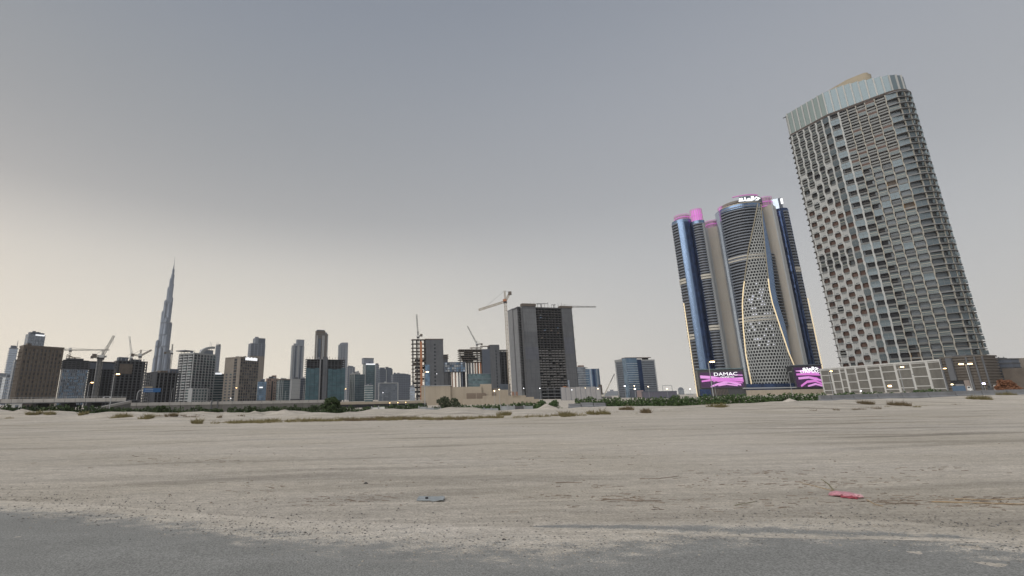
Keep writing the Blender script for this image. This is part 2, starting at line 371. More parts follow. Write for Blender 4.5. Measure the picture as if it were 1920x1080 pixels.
EDGE_PX = [-900, -300, 0, 130, 240, 330, 420, 560, 800, 960, 1060, 1130, 1300, 1480, 1700, 1800, 1920, 2300, 2900]
EDGE_PY = [930, 940, 955, 964, 973, 984, 996, 1009, 1022, 1030, 1033, 1030, 1003, 999, 1006, 1020, 1036, 1046, 1060]
def build_road():
    """tarmac in front of the camera; its rim is buried in blown sand"""
    cols_ = []
    N = 260
    xs = [EDGE_PX[0]+(EDGE_PX[-1]-EDGE_PX[0])*i/N for i in range(N+1)]
    v, f, cv = [], [], []
    M = 26
    for x in xs:
        e = hit(x, interp(EDGE_PX, EDGE_PY, x)); e = Vector((e.x, e.y)); d = e.normalized(); L = e.length
        wob = noise.noise(Vector((e.x*.7, e.y*.7, 1)))*.25 + noise.noise(Vector((e.x*2.3, e.y*2.3, 4)))*.10
        for j in range(M+1):
            t = j/M; r = 1.4+(L+0.9-1.4)*t
            v.append((d.x*r, d.y*r, max(terrain(d.x*r, d.y*r), -.002)+.004))
            cv.append(max(-.6, min(1.6, .5+(L+wob*.5-r)/1.25)))
    for i in range(N):
        for j in range(M):
            a = i*(M+1)+j; f.append((a, a+M+1, a+M+2, a+1))
    me = bpy.data.meshes.new('road'); me.from_pydata(v, [], f); me.materials.append(MATS['asphalt'])
    at_ = me.attributes.new('cover', 'FLOAT', 'POINT'); at_.data.foreach_set('value', cv)
    me.polygons.foreach_set('use_smooth', [True]*len(f)); me.update()
    tag(put('road', me), 'worn grey asphalt road edge drifting into sand', kind='structure')
    # tongue of old asphalt breaking through the sand on the right
    v, f, cv = [], [], []
    up = [(1010, 985), (1120, 986), (1250, 988), (1400, 992), (1600, 998), (1800, 1004), (1890, 1009)]
    N = 140
    for i in range(N+1):
        x = 1000+ (1900-1000)*i/N
        yc = interp([p[0] for p in up], [p[1] for p in up], x)
        th = interp([1000, 1040, 1200, 1350, 1450, 1600, 1750, 1840, 1900], [.5, 2.5, 4, 5, 5, 4, 4, 3, .5], x)
        for j in range(9):
            q = (j/8-.5)*2
            p = hit(x, yc+q*(th+7)+4)
            v.append((p.x, p.y, terrain(p.x, p.y)+.006)); cv.append(.5+(1-abs(q)*(th+7)/max(th, .1))*.6)
    for i in range(N):
        for j in range(8):
            a = i*9+j; f.append((a, a+1, a+10, a+9))
    me = bpy.data.meshes.new('asphalt_patch'); me.from_pydata(v, [], f); me.materials.append(MATS['asphalt'])
    at_ = me.attributes.new('cover', 'FLOAT', 'POINT'); at_.data.foreach_set('value', [max(-.6, min(1.1, c)) for c in cv])
    me.update()
    tag(put('asphalt_patch', me), 'dark tongue of broken asphalt showing through the sand', kind='structure')
build_road()
def rock(mb, x, y, z, s, rnd):
    """small faceted stone"""
    i = len(mb.v); n = 5
    ph = rnd.random()*6
    for zz, rr in ((-.25, .8), (.22, 1.0), (.55, .55)):
        for k in range(n):
            a = ph+2*math.pi*k/n; q = s*rr*rnd.uniform(.75, 1.2)
            mb.v.append((x+math.cos(a)*q, y+math.sin(a)*q*.8, z+zz*s*rnd.uniform(.8, 1.2)))
    mb.v.append((x, y, z+.68*s))
    for lv in range(2):
        for k in range(n):
            j = (k+1) % n; mb.f.append((i+lv*n+k, i+lv*n+j, i+lv*n+n+j, i+lv*n+n+k)); mb.m.append(0)
    for k in range(n): mb.f.append((i+2*n+k, i+2*n+(k+1) % n, i+3*n)); mb.m.append(0)
mat('stone_grey', (0.17, 0.165, 0.155), .9, var=.45, scale=9)
mat('stone_pale', (0.34, 0.31, 0.26), .9, var=.3, scale=9)
mat('clod', (0.27, 0.232, 0.19), .95, var=.35, scale=7)
def build_gravel():
    rnd = random.Random(3)
    for nm, mt, lab, cnt in (('gravel', 'stone_grey', 'dark grey gravel scattered along the broken asphalt edge', 3600), ('sand_grit', 'stone_pale', 'pale grit lying on the sand near the road', 2200)):
        mb = MB()
        for _ in range(cnt):
            x = rnd.uniform(-150, 2050); off = rnd.gauss(-14, 20)
            p = hit(x, interp(EDGE_PX, EDGE_PY, x)+off)
            rock(mb, p.x, p.y, max(terrain(p.x, p.y), 0)+.002, rnd.choice((.005, .006, .008, .008, .011, .016)), rnd)
        for _ in range(cnt//9):
            x = rnd.uniform(-100, 2000); p = hit(x, rnd.uniform(890, 1000))
            rock(mb, p.x, p.y, terrain(p.x, p.y)+.001, rnd.choice((.004, .006, .006, .009, .014)), rnd)
        tag(mb.obj(nm, mt), lab, 'gravel', kind='stuff')
    # crumbs of dry earth thrown up by wheels, further out
    mb = MB()
    for cx, cy, sx, sy, c in ((540, 935, 170, 22, 120), (700, 905, 60, 6, 26), (1150, 930, 120, 18, 50), (1300, 905, 260, 26, 60), (1690, 938, 130, 16, 60), (1560, 905, 240, 20, 50), (1850, 945, 110, 10, 40), (420, 850, 280, 22, 60), (900, 870, 500, 30, 80), (1500, 850, 420, 26, 60), (680, 780, 600, 6, 60)):
        for _ in range(c):
            x, y = rnd.gauss(cx, sx*.6), rnd.gauss(cy, sy*.6); y = max(800, y); p = gpos(x, y)
            rock(mb, p.x, p.y, p.z, rnd.choice((.006, .008, .008, .012, .012, .018, .03))*(.7+p.length/40), rnd)
    tw = MB()
    for cx, cy, sx, sy, c in ((470, 915, 70, 10, 26), (620, 940, 90, 10, 40), (700, 930, 60, 8, 22), (1030, 930, 40, 6, 20), (1190, 934, 90, 9, 60), (1110, 912, 80, 5, 22), (1420, 908, 190, 10, 70), (1600, 905, 150, 8, 46), (1680, 940, 70, 7, 60), (1840, 936, 90, 7, 60), (1850, 948, 80, 4, 30), (1420, 886, 120, 5, 36), (1700, 880, 160, 8, 40), (330, 862, 200, 9, 60), (900, 862, 300, 12, 60), (1480, 940, 200, 14, 40), (1300, 950, 300, 12, 30)):
        for _ in range(c):
            x, y = rnd.gauss(cx, sx*.55), rnd.gauss(cy, sy*.55); p = gpos(x, max(830, y)); Lt = rnd.uniform(.03, .16)*(.6+p.length/22); a = rnd.gauss(0, .22)-.08; rr = rnd.uniform(.002, .006)*(.7+p.length/22)
            d = Vector((math.cos(a)*Lt, math.sin(a)*Lt, 0)); q = p+d; q.z = terrain(q.x, q.y); tw.tube(p+Vector((0, 0, rr*.4)), q+Vector((0, 0, rr*.6)), rr, rr*.5, n=4)
    tag(tw.obj('dry_twigs', mat('twig_brown', (.20, .15, .11), .9, var=.4, scale=3)), 'thin dry twigs and straw strewn over the sand', 'twigs', kind='stuff')
    tag(mb.obj('earth_crumbs', 'clod'), 'brown crumbs of dry earth strewn over wheel tracks', 'earth', kind='stuff')
build_gravel()
# ------------------------------------------------------------------ building kit
def foot(xL, xC, xR, D, rot):
    a = azi(xC); right = Vector((math.cos(a), -math.sin(a))); fwd = Vector((math.sin(a), math.cos(a))); C = fwd*D
    X = right*math.cos(rot)+fwd*math.sin(rot); Y = -right*math.sin(rot)+fwd*math.cos(rot)
    def length(d, px):
        h = hdir(px); den = d.x*h.y-d.y*h.x
        return (h.x*C.y-h.y*C.x)/den if abs(den) > 1e-9 else 0
    Wd = length(X, xR); Dp = length(Y, xL) if xL < xC-.5 else 0
    if Dp <= 1 or Dp > Wd*4: Dp = Wd*.8
    return C, rot-a, Wd, Dp
BLDS = []
class Bld:
    def __init__(s, name, label, cat, xL, xC, xR, ytop, D, rot=12, group=None, zb=-3.0):
        C, rz, s.W, s.D = foot(xL, xC, xR, D, R(rot)); s.dist = D; s.zb = zb; s.xC = xC
        s.root = thing(name, label, cat, (C.x, C.y, zb), rz, group)
        s.H = s.h(ytop); s.name = name; BLDS.append(s)
    def h(s, y):
        x = s.xC-(s.xC-750)/3777*(745-y); return zat(x, y, s.dist)-s.zb
    def bx(s, name, m, x0, x1, y0, y1, z0, z1, parent=None):
        return MB().box(x0, x1, y0, y1, z0, z1).obj(name, m, parent or s.root)
    def body(s, m, name='body', inset=0.0, z0=0.0, z1=None):
        return s.bx(name, m, inset, s.W-inset, inset, s.D-inset, z0, s.H if z1 is None else z1)
    def ring(s, name, m, zs, h, out, x0=0, x1=None, y0=0, y1=None):
        x1 = s.W if x1 is None else x1; y1 = s.D if y1 is None else y1
        me = MB().box(x0-out, x1+out, y0-out, y1+out, 0, h).mesh(name, m)
        return [put(name, me, s.root, (0, 0, z)) for z in zs]
    def fins(s, face, name, m, us, w, out, z0, z1, o0=0.0):
        if face == 'f': me = MB().box(-w/2, w/2, -out, -o0, z0, z1).mesh(name, m); return [put(name, me, s.root, (u, 0, 0)) for u in us]
        if face == 'l': me = MB().box(-out, -o0, -w/2, w/2, z0, z1).mesh(name, m); return [put(name, me, s.root, (0, u, 0)) for u in us]
    def cells(s, face, name, mats, us, zs, w, h, out=.06, rnd=None, skip=0.0):
        """one pane per opening, sharing meshes"""
        rnd = rnd or random.Random(5)
        mes = []
        for m in mats:
            mb = MB().box(-w/2, w/2, -out, out, 0, h) if face == 'f' else MB().box(-out, out, -w/2, w/2, 0, h)
            mes.append(mb.mesh(name, m))
        for u in us:
            for z in zs:
                if rnd.random() < skip: continue
                put(name, rnd.choice(mes), s.root, (u, 0, z) if face == 'f' else (0, u, z))
def lin_(a, b, n): return [a+(b-a)*(i+.5)/n for i in range(n)]
def edges(a, b, n): return [a+(b-a)*i/n for i in range(n+1)]

G_DARK = glass('glass_dark', (0.10, 0.12, 0.15), .2, .55)
G_BLUE = glass('glass_blue', (0.16, 0.24, 0.34), .15, .7)
G_SKY = glass('glass_sky', (0.42, 0.48, 0.57), .16, .75, .10, tilt=.03)
G_TEAL = glass('glass_teal', (0.15, 0.22, 0.24), .2, .6)
G_GREY = glass('glass_grey', (0.24, 0.27, 0.31), .25, .6)
G_NAVY = glass('glass_navy', (0.035, 0.060, 0.135), .14, .65, .3)
NET = mat('green_netting', (0.055, 0.105, 0.125), .9, var=.35, scale=.12, stretch=(1, 1, 2.5))
BROWN = mat('brown_render', (0.125, 0.105, 0.088), .9, var=.12, scale=.2)
BEIGE = mat('beige_render', (0.36, 0.31, 0.245), .9, var=.06, scale=.1, stain=.1)
BEIGE_D = mat('tan_stone', (0.21, 0.185, 0.16), .9, var=.1, scale=.2, stain=.1)
PEACH = mat('peach_render', (0.33, 0.235, 0.19), .9, var=.1, scale=.2)
PALE = mat('pale_cladding', (0.34, 0.35, 0.355), .7, var=.05, scale=.1)
GREYC = mat('grey_cladding', (0.20, 0.22, 0.255), .6, var=.06, scale=.1)
SLATE = mat('slate_cladding', (0.09, 0.105, 0.135), .6, var=.1, scale=.1)
LIT_W = mat('lit_white_sign', (.8, .8, .8), .5, emit=(.95, .97, 1), es=.85)
WIN_D = mat('window_dark', (0.03, 0.034, 0.042), .25, var=.3, scale=.3)
WIN_G = mat('window_grey', (0.075, 0.083, 0.095), .25, var=.3, scale=.3)
WIN_C = mat('window_curtain', (0.16, 0.15, 0.135), .6)
SCAF = mat('rusty_scaffold', (0.17, 0.13, 0.10), .8, var=.2, scale=.5)

# ---- far left group
def far_left():
    b = Bld('office_tower', 'slim pale blue office tower with rooftop mast beyond the brown block', 'tower', -2, -2, 14, 654, 1700, 8)
    b.body(G_SKY); b.ring('floor_band', GREYC, [b.H*i/24 for i in range(1, 24)], 1.2, .5); b.bx('parapet', GREYC, -.8, b.W+.8, -.8, b.D*.6, b.H, b.H+3)
    MB().tube((b.W*.85, 2, b.H), (b.W*.85, 2, b.h(637)), 1.2, .5).obj('mast', STEEL, b.root)
    b = Bld('office_building', 'pale low office building cut by the frame edge', 'building', -60, -30, 2, 700, 1300, 14)
    b.body(G_GREY); b.ring('floor_band', PALE, [b.H*i/10 for i in range(1, 11)], 1.2, .5)
    b = Bld('office_building', 'pale office building with white roof edge below slim tower', 'building', -4, 2, 14, 708, 1150, 20)
    b.body(G_SKY); b.ring('floor_band', PALE, [b.H*i/9 for i in range(1, 10)], 1.0, .4); b.fins('f', 'mullion', GREYC, edges(0, b.W, 3), .8, .5, 0, b.H)
    b = Bld('office_building', 'grey office slab squeezed beside the brown block', 'building', 10, 13, 24, 679, 1000, 20)
    b.body(GREYC); b.ring('floor_band', PALE, [b.H*i/14 for i in range(1, 15)], .9, .3)
    # glass tower behind the brown block
    b = Bld('glass_tower', 'glass tower with white lit sign rising behind the brown block', 'tower', 24, 30, 62, 626, 980, 22)
    b.body(G_GREY); b.ring('floor_band', GREYC, [b.H*i/26 for i in range(8, 26)], .8, .3)
    b.bx('crown', SLATE, 2, b.W-1, 1, b.D-2, b.H, b.h(622)); b.fins('f', 'mullion', GREYC, edges(0, b.W, 6), .7, .5, b.H*.5, b.H)
    sg = b.bx('lit_sign', LIT_W, b.W*.40, b.W*.95, -1.2, -.5, b.h(628), b.h(625.5))
    # brown gridded block
    b = Bld('apartment_block', 'brown concrete apartment block with a dense grid of windows', 'building', 19, 26, 101, 653, 430, 14)
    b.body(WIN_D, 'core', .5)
    nz = 14; zs = edges(3, b.H, nz); dz = zs[1]-zs[0]
    b.ring('spandrel', BROWN, zs, dz*.36, .35)
    b.fins('f', 'pier', BROWN, edges(0, b.W, 10), 1.15, .62, 0, b.H); b.fins('l', 'pier', BROWN, edges(0, b.D, 4), 1.1, .62, 0, b.H)
    b.cells('f', 'window', [WIN_D, WIN_G, WIN_G, WIN_C], lin_(0, b.W, 10), [z+dz*.36 for z in zs[:-1]], b.W/10-1.2, dz*.62)
    b.cells('l', 'window', [WIN_D, WIN_G], lin_(0, b.D, 4), [z+dz*.36 for z in zs[:-1]], b.D/4-1.2, dz*.62)
    b.ring('balcony_slab', BROWN, [z+.2 for z in zs[:-1]], .25, 1.1, x0=0, x1=1.5, y0=1, y1=b.D)
    b.bx('parapet', BROWN, -.7, b.W+.7, -.7, b.D+.5, b.H+dz*.36, b.H+dz*.36+1.3); b.bx('lift_house', BROWN, b.W*.1, b.W*.2, 3, 8, b.H+1, b.H+4)
    # dark building site with blue glazed front
    b = Bld('unfinished_building', 'dark unfinished building with blue glazed lower front', 'building', 101, 104, 158, 674, 500, 10)
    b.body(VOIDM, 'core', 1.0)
    zt = b.h(692); nf = 11; zs = edges(2, zt, nf)
    b.bx('glazed_front', G_DARK, 1, b.W-1, -.5, .9, 2, zt)
    b.ring('floor_slab', CONC_D, edges(zt, b.H-2, 4), .8, .5)
    b.fins('f', 'mullion', GREYC, edges(1, b.W-1, 12), .28, .75, 2, zt, .5)
    for z in zs[1:]: b.bx('transom', GREYC, 1, b.W-1, -.68, -.5, z-.25, z)
    rr = random.Random(2)
    b.cells('f', 'pane', [G_BLUE, G_BLUE, G_DARK, G_GREY], [u for u in lin_(1, b.W-1, 12) for _ in (0,)], [z+.3 for z in zs[:-1]], (b.W-2)/12*.75, (zs[1]-zs[0])*.62, .56, rr, .25)
    b.fins('f', 'column', CONC_D, edges(0.5, b.W-.5, 6), .8, .3, zt, b.H-2, -.4)
    b.bx('roof_slab', CONC_D, 3, b.W*.75, 1, b.D, b.H-2, b.H+1.5)
    fr = MB()
    for i in range(6):
        u = b.W*(.15+.1*i); fr.tube((u, 3, b.H), (u, 3, b.h(664)-i*.9), .25)
    fr.tube((b.W*.15, 3, b.h(664)), (b.W*.65, 3, b.h(664)-4.5), .3); fr.tube((b.W*.15, 3, b.h(668)), (b.W*.65, 3, b.h(669)), .25)
    fr.obj('roof_frame', SCAF, b.root)
    # lift core
    b = Bld('lift_core', 'pale slip-formed concrete core carrying a luffing crane', 'building', 170, 171, 180.5, 673, 530, 10)
    b.body(CONC_L); b.bx('core_cap', CONC, -.5, b.W+.5, -.5, b.D, b.H, b.H+1.5); b.ring('pour_joint', CONC, [b.H*i/12 for i in range(1, 12)], .25, .08)
    # slabbed site behind the core
    b = Bld('unfinished_building', 'dark building skeleton with thin floor slabs behind the pale core', 'building', 150, 156, 214, 678, 560, 12)
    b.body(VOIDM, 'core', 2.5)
    b.ring('floor_slab', CONC_D, edges(3, b.H, 17), .55, .2); b.fins('f', 'column', CONC_D, edges(1, b.W-1, 8), .9, .1, 0, b.H, -.8)
    b.ring('edge_screen', SLATE, [b.H-7], 6, .5)
    b = Bld('unfinished_building', 'dark unfinished block with a brown clad upper corner', 'building', 203, 210, 268, 677, 520, 14)
    b.body(VOIDM, 'core', 1.5); b.ring('floor_slab', CONC_D, edges(3, b.H, 15), .7, .1)
    b.fins('f', 'column', CONC_D, edges(0.6, b.W-.6, 7), 1.0, .25, 0, b.H, -.5)
    b.bx('cladding_panel', CONC_B, b.W*.08, b.W*.5, -.5, 0, b.H*.72, b.H-2.5)
    b.bx('roof_house', SLATE, b.W*.05, b.W*.35, 2, 9, b.H, b.H+4); b.bx('roof_house', CONC_D, b.W*.45, b.W*.8, 2, 9, b.H, b.H+2.4)
    for i in range(6): b.bx('roof_prop', STEEL, b.W*(.1+.15*i), b.W*(.1+.15*i)+.4, 0, .4, b.H, b.H+3)
    b = Bld('unfinished_building', 'dark slabbed building site in front of the tall spire', 'building', 262, 277, 334, 699, 470, 18)
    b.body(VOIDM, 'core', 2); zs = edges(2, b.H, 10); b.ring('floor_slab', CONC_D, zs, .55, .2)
    b.fins('f', 'column', CONC, edges(.8, b.W-.8, 7), .7, .1, 0, b.H, -.6); b.fins('l', 'column', CONC, edges(.8, b.D-.8, 4), .7, .1, 0, b.H, -.6)
    b.bx('stair_core', CONC, b.W*.05, b.W*.2, -.6, 4, 0, b.H+1); b.bx('formwork', SLATE, b.W*.62, b.W*.92, 1, 8, b.H, b.H+4)
    b.bx('formwork', CONC_B, b.W*.3, b.W*.55, 1, 8, b.H, b.H+2.2)
    for i in range(8): b.bx('starter_bar', SCAF, b.W*(.1+.1*i), b.W*(.1+.1*i)+.3, 0, .3, b.H, b.H+2.2)
far_left()

# ---- the tall stepped spire
def spire():
    D = 3400.0; c = at(296, D)
    root = thing('supertall_tower', 'immensely tall stepped silver tower tapering to a needle', 'tower', (c.x, c.y, -3), -azi(296))
    m = glass('glass_silver', (0.105, 0.125, 0.16), .4, .4, .1, (6, 6, 12))
    k = 0.885                                     # metres per zoom pixel out there
    def zz(yz): y = 470+yz/3.27; return zat(300+(745-y)*.13, y, D)+3
    tiers = [(0, 0, 12, 150), (0, -2, 8, 118), (-9, -3, 9, 178), (-15, 0, 10, 232), (-23, -2, 13, 312), (-32, 0, 12, 378), (-44, -4, 14, 558), (7, -4, 8, 205), (12, -6, 9, 292), (3, -14, 15, 330), (-6, -22, 16, 420),
             (21, -2, 13, 446), (34, -6, 14, 616), (6, -26, 17, 520), (-18, -28, 16, 600), (18, -30, 15, 640), (-48, -10, 14, 660), (40, -10, 12, 668)]
    for x, y, r, t in tiers:
        o = MB().tube((x*k, y*k, 0), (x*k, y*k, zz(t)), r*k, r*k*.97, 14).obj('tier', m, root); shade(o)
        MB().tube((x*k, y*k, zz(t)), (x*k, y*k, zz(t)+7), r*k*.72, r*k*.6, 12).obj('tier_cap', SLATE, o)
    MB().tube((0, 0, zz(150)), (0, 0, zz(95)), 5.2*k, 3.2*k, 10).obj('spire_base', m, root)
    MB().tube((0, 0, zz(95)), (0, 0, zz(38)), 2.6*k, .5, 8).obj('needle', STEEL, root)
    # service bands
    for t in (330, 445, 520, 590, 650):
        z = zz(t)
        for x, y, r, tt in tiers:
            if tt < t-12: MB().tube((x*k, y*k, z-3), (x*k, y*k, z+3), r*k+.6, r*k+.6, 14).obj('service_band', SLATE, root)
    # white podium canopies at its foot
    b = Bld('domed_hall', 'white curved canopy hall low in front of the tall spire', 'building', 272, 276, 316, 698, 620, 10)
    for i in range(4):
        mb = MB(); n = 10; w = b.W*.42; x0 = b.W*.17*i
        for j in range(n):
            a0, a1 = math.pi*j/n, math.pi*(j+1)/n
            p = lambda a, y: (x0+w/2-math.cos(a)*w/2, y, b.H*.93+math.sin(a)*(5.5-abs(i-1.5)))
            mb.quad(p(a0, 0), p(a1, 0), p(a1, 14), p(a0, 14)); mb.quad(p(a0, 0), p(a1, 0), (p(a1, 0)[0], 0, b.H*.9), (p(a0, 0)[0], 0, b.H*.9))
        mb.obj('canopy', PALE, b.root)
    b.bx('body', GREYC, 0, b.W, .5, b.D, 0, b.H*.93)
spire()

# ---- centre left group
def centre_left():
    # white balconied apartment building
    b = Bld('apartment_building', 'white apartment building with stacked balconies and a curved roof fin', 'building', 327, 355, 397, 664, 600, 38)
    b.body(WIN_G, 'core', .8); n = 17; zs = edges(4, b.H, n); dz = zs[1]-zs[0]
    b.ring('floor_slab', PALE, zs, .55, .1)
    me = MB().box(-1.5, 0, .0, b.D*.27, 0, 1.3).mesh('balcony', PALE)
    for z in zs[:-1]:
        for u in (.04, .37, .70): put('balcony', me, b.root, (0, b.D*u, z))
    b.fins('l', 'pier', PALE, [b.D*.335, b.D*.665, b.D], .9, .5, 0, b.H, -.6)
    b.fins('f', 'pier', PALE, edges(0, b.W, 7), 1.1, .5, 0, b.H, -.6)
    b.cells('f', 'window', [WIN_D, WIN_G, G_TEAL], lin_(0, b.W, 7), [z+.55 for z in zs[:-1]], b.W/7*.7, dz*.6, .5)
    b.cells('l', 'balcony_door', [WIN_D, WIN_G, G_TEAL], [b.D*.17, b.D*.5, b.D*.83], [z+.55 for z in zs[:-1]], b.D*.2, dz*.62, .5)
    zp = b.h(728); an = b.bx('annex', PALE, b.W*-.1, b.W*.62, -7, -.7, 0, zp)
    for i in range(5):
        u = b.W*(-.06+.13*i)
        for j in range(5): b.bx('annex_window', G_TEAL, u, u+b.W*.075, -7.15, -6.9, zp*(.08+.18*j), zp*(.08+.18*j)+zp*.12, an)
    b.bx('parapet', PALE, -.4, b.W+.4, -.4, b.D+.4, b.H+.55, b.H+1.8)
    b.bx('roof_canopy', SLATE, -4, 8, b.D*.45, b.D*1.05, b.H+4.2, b.H+5.2)
    for u in (.55, .8, 1.0): MB().tube((2, b.D*u, b.H+1), (2, b.D*u, b.H+4.3), .3).obj('canopy_post', STEEL, b.root)
    fin = MB(); nn = 9
    for i in range(nn):
        a0, a1 = math.pi/2*i/nn, math.pi/2*(i+1)/nn; rr, r2 = 15, 11.5
        P = lambda r, a, y: (b.W*.98-r*math.cos(a)*1.35, y, b.H+.3+r*math.sin(a)*.75)
        for y in (2, 5): fin.quad(P(rr, a0, y), P(rr, a1, y), P(r2, a1, y), P(r2, a0, y))
        fin.quad(P(rr, a0, 2), P(rr, a1, 2), P(rr, a1, 5), P(rr, a0, 5)); fin.quad(P(r2, a0, 2), P(r2, a1, 2), P(r2, a1, 5), P(r2, a0, 5))
    fin.obj('roof_fin', PALE, b.root); b.bx('plant_room', GREYC, b.W*.5, b.W*.97, 4, 10, b.H, b.H+7)
    for u, y in ((.84, 636), (.92, 637)): MB().tube((b.W*u, 6, b.H), (b.W*u, 6, b.h(y)), .35, .15).obj('mast', STEEL, b.root)
    b = Bld('glass_building', 'small pale green glass building right of the white apartments', 'building', 396, 398, 417, 702, 640, 8)
    b.body(G_TEAL); b.ring('floor_band', PALE, edges(4, b.H, 10), .9, .25); b.bx('lit_sign', LIT_W, b.W*.05, b.W*.7, -.4, .2, b.H, b.H+2.0)
    b = Bld('residential_tower', 'thin distant tower peeping out behind the white apartments', 'tower', 395, 396, 405, 650, 1700, 8)
    b.body(GREYC); b.ring('floor_band', SLATE, edges(20, b.H, 26), 1.3, .4); MB().tube((b.W*.4, 2, b.H), (b.W*.4, 2, b.h(640)), .8, .3).obj('mast', STEEL, b.root)
    # beige gridded block with the lit sign
    b = Bld('apartment_block', 'beige apartment block with white lit sign on its roof edge', 'building', 416, 445, 480, 672, 580, 40)
    b.body(WIN_D, 'core', .7); n = 15; zs = edges(2, b.H, n); dz = zs[1]-zs[0]
    b.bx('end_wall', BEIGE_D, -.25, .75, b.D*.38, b.D*1.0, 0, b.H); b.bx('end_wall', BEIGE_D, -.25, .75, .6, b.D*.2, 0, b.H)
    b.ring('floor_band', BEIGE_D, zs, .8, .1); b.fins('f', 'pier', BEIGE_D, edges(0.2, b.W-.2, 8), .85, .35, 0, b.H, -.6)
    b.cells('f', 'window', [WIN_D, WIN_D, WIN_G, WIN_C], lin_(0, b.W, 8), [z+.8 for z in zs[:-1]], b.W/8*.62, dz*.66, .45)
    b.cells('l', 'window', [WIN_D, WIN_G], [b.D*.29], [z+.8 for z in zs[:-1]], b.D*.14, dz*.66, .5)
    b.cells('l', 'window', [WIN_G, G_TEAL], [b.D*.55, b.D*.82], [z+.8 for z in zs[:-6]], b.D*.12, dz*.5, .35)
    b.bx('parapet', BEIGE_D, -.4, b.W+.3, -.4, b.D, b.H+.8, b.H+2.2)
    for i in range(7): b.bx('sign_letter', LIT_W, b.W*(.24+.095*i), b.W*(.24+.095*i)+b.W*.075, -.9, -.5, b.H-1.6, b.H+1.5+.5*(i % 2))
    b = Bld('residential_tower', 'grey twin-shouldered tower behind the beige block', 'tower', 458, 463, 490, 644, 1150, 14)
    b.body(SLATE); b.ring('floor_band', GREYC, edges(b.H*.3, b.H, 22), .9, .3); b.bx('upper_block', SLATE, b.W*.28, b.W, 0, b.D*.9, b.H, b.h(633))
    b.bx('roof_fin', GREYC, b.W*.26, b.W*.5, -.5, 4, b.H, b.h(631)); b.fins('f', 'pilaster', GREYC, edges(0, b.W, 4), 1.6, .8, 0, b.H); b.bx('lower_cladding', BEIGE_D, -.6, b.W+.6, -1, 6, 0, b.h(667))
    b = Bld('glass_building', 'low blue glass building beside the beige block', 'building', 480, 481, 498, 716, 700, 8)
    b.body(G_BLUE); b.ring('floor_band', SLATE, edges(3, b.H, 8), .6, .2); b.bx('lit_sign', LIT_W, b.W*.2, b.W*.6, -.5, 0, b.H*.7, b.H*.76)
    b = Bld('apartment_building', 'low peach apartment building with a dark central slot', 'building', 496, 498, 520, 710, 720, 12)
    b.body(PEACH); b.bx('window_slot', WIN_D, b.W*.42, b.W*.55, -.3, 0, 2, b.H*.9); b.ring('floor_band', BEIGE_D, edges(3, b.H, 8), .5, .15); b.bx('lift_house', PEACH, b.W*.5, b.W*.85, 3, 9, b.H, b.H+5)
    b.cells('f', 'window', [WIN_D, WIN_G, WIN_C], [b.W*.12, b.W*.28, b.W*.68, b.W*.84], [z+.9 for z in edges(3, b.H, 8)[:-1]], b.W*.09, 2.0, .22)
    b = Bld('glass_building', 'low green glass building with a brown roof edge', 'building', 517, 521, 542, 713, 690, 14)
    b.body(G_TEAL); b.ring('floor_band', GREYC, edges(3, b.H, 9), .5, .15); b.fins('f', 'pier', PALE, [b.W*.03, b.W*.2, b.W*.36], .9, .4, 0, b.H); b.bx('parapet', BROWN, -.4, b.W+.4, -.4, b.D, b.H, b.H+1.8)
    b = Bld('residential_tower', 'slender grey tower with a stepped curved top', 'tower', 541, 543, 566, 648, 1250, 10)
    b.body(GREYC, z1=b.h(649)); b.bx('upper_block', GREYC, b.W*.36, b.W*.98, 1, b.D, b.H-1, b.h(636))
    b.ring('floor_band', PALE, edges(10, b.H, 34), .7, .25); b.fins('f', 'glass_strip', G_DARK, [b.W*.3, b.W*.72], b.W*.13, .5, 0, b.H); b.fins('f', 'pilaster', PALE, [b.W*.05, b.W*.5, b.W*.95], 1.8, .9, 0, b.H)
    b = Bld('office_building', 'plain white panelled building at the foot of the slender tower', 'building', 544, 545, 561, 712, 660, 6)
    b.body(PALE); b.ring('panel_joint', GREYC, edges(5, b.H, 5)[:-1], .2, .05); b.bx('plinth', WIN_D, -.3, b.W+.3, -.3, 3, 0, 4); b.bx('parapet', PALE, -.3, b.W+.3, -.3, b.D, b.H, b.H+1)
    b = Bld('office_building', 'narrow dark building between white panels and netted site', 'building', 561, 562, 571, 712, 680, 6)
    b.body(SLATE); b.ring('floor_band', G_DARK, edges(3, b.H, 9), .8, .15); b.bx('parapet', SLATE, -.3, b.W+.3, -.3, b.D, b.H+.8, b.H+2)
    b = Bld('residential_tower', 'brown and white striped tower rising behind the netted site', 'tower', 586, 588, 611, 626, 1000, 12)
    b.body(BROWN); b.bx('upper_block', BROWN, 0, b.W*.76, 0, b.D, b.H-1, b.h(620)); b.bx('roof_cap', SLATE, 2, b.W*.7, 1, b.D, b.h(620), b.h(618))
    b.ring('floor_band', GREYC, edges(b.H*.4, b.H, 24), .6, .3); b.fins('f', 'pilaster', PALE, [b.W*.08, b.W*.55, b.W*.66, b.W*.96], 2.0, .9, 0, b.H-3); b.fins('f', 'glass_strip', G_DARK, [b.W*.3], b.W*.22, .6, 0, b.H*.93)
    # netted building site
    b = Bld('netted_building_site', 'building site wrapped in blue-green netting with open top floors', 'building', 568, 571, 646, 674, 600, 7)
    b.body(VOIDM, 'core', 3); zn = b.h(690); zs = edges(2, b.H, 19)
    b.ring('floor_slab', CONC_D, zs, .5, .1); b.fins('f', 'column', CONC_D, edges(1, b.W-1, 11), .8, .1, 0, b.H, -.7)
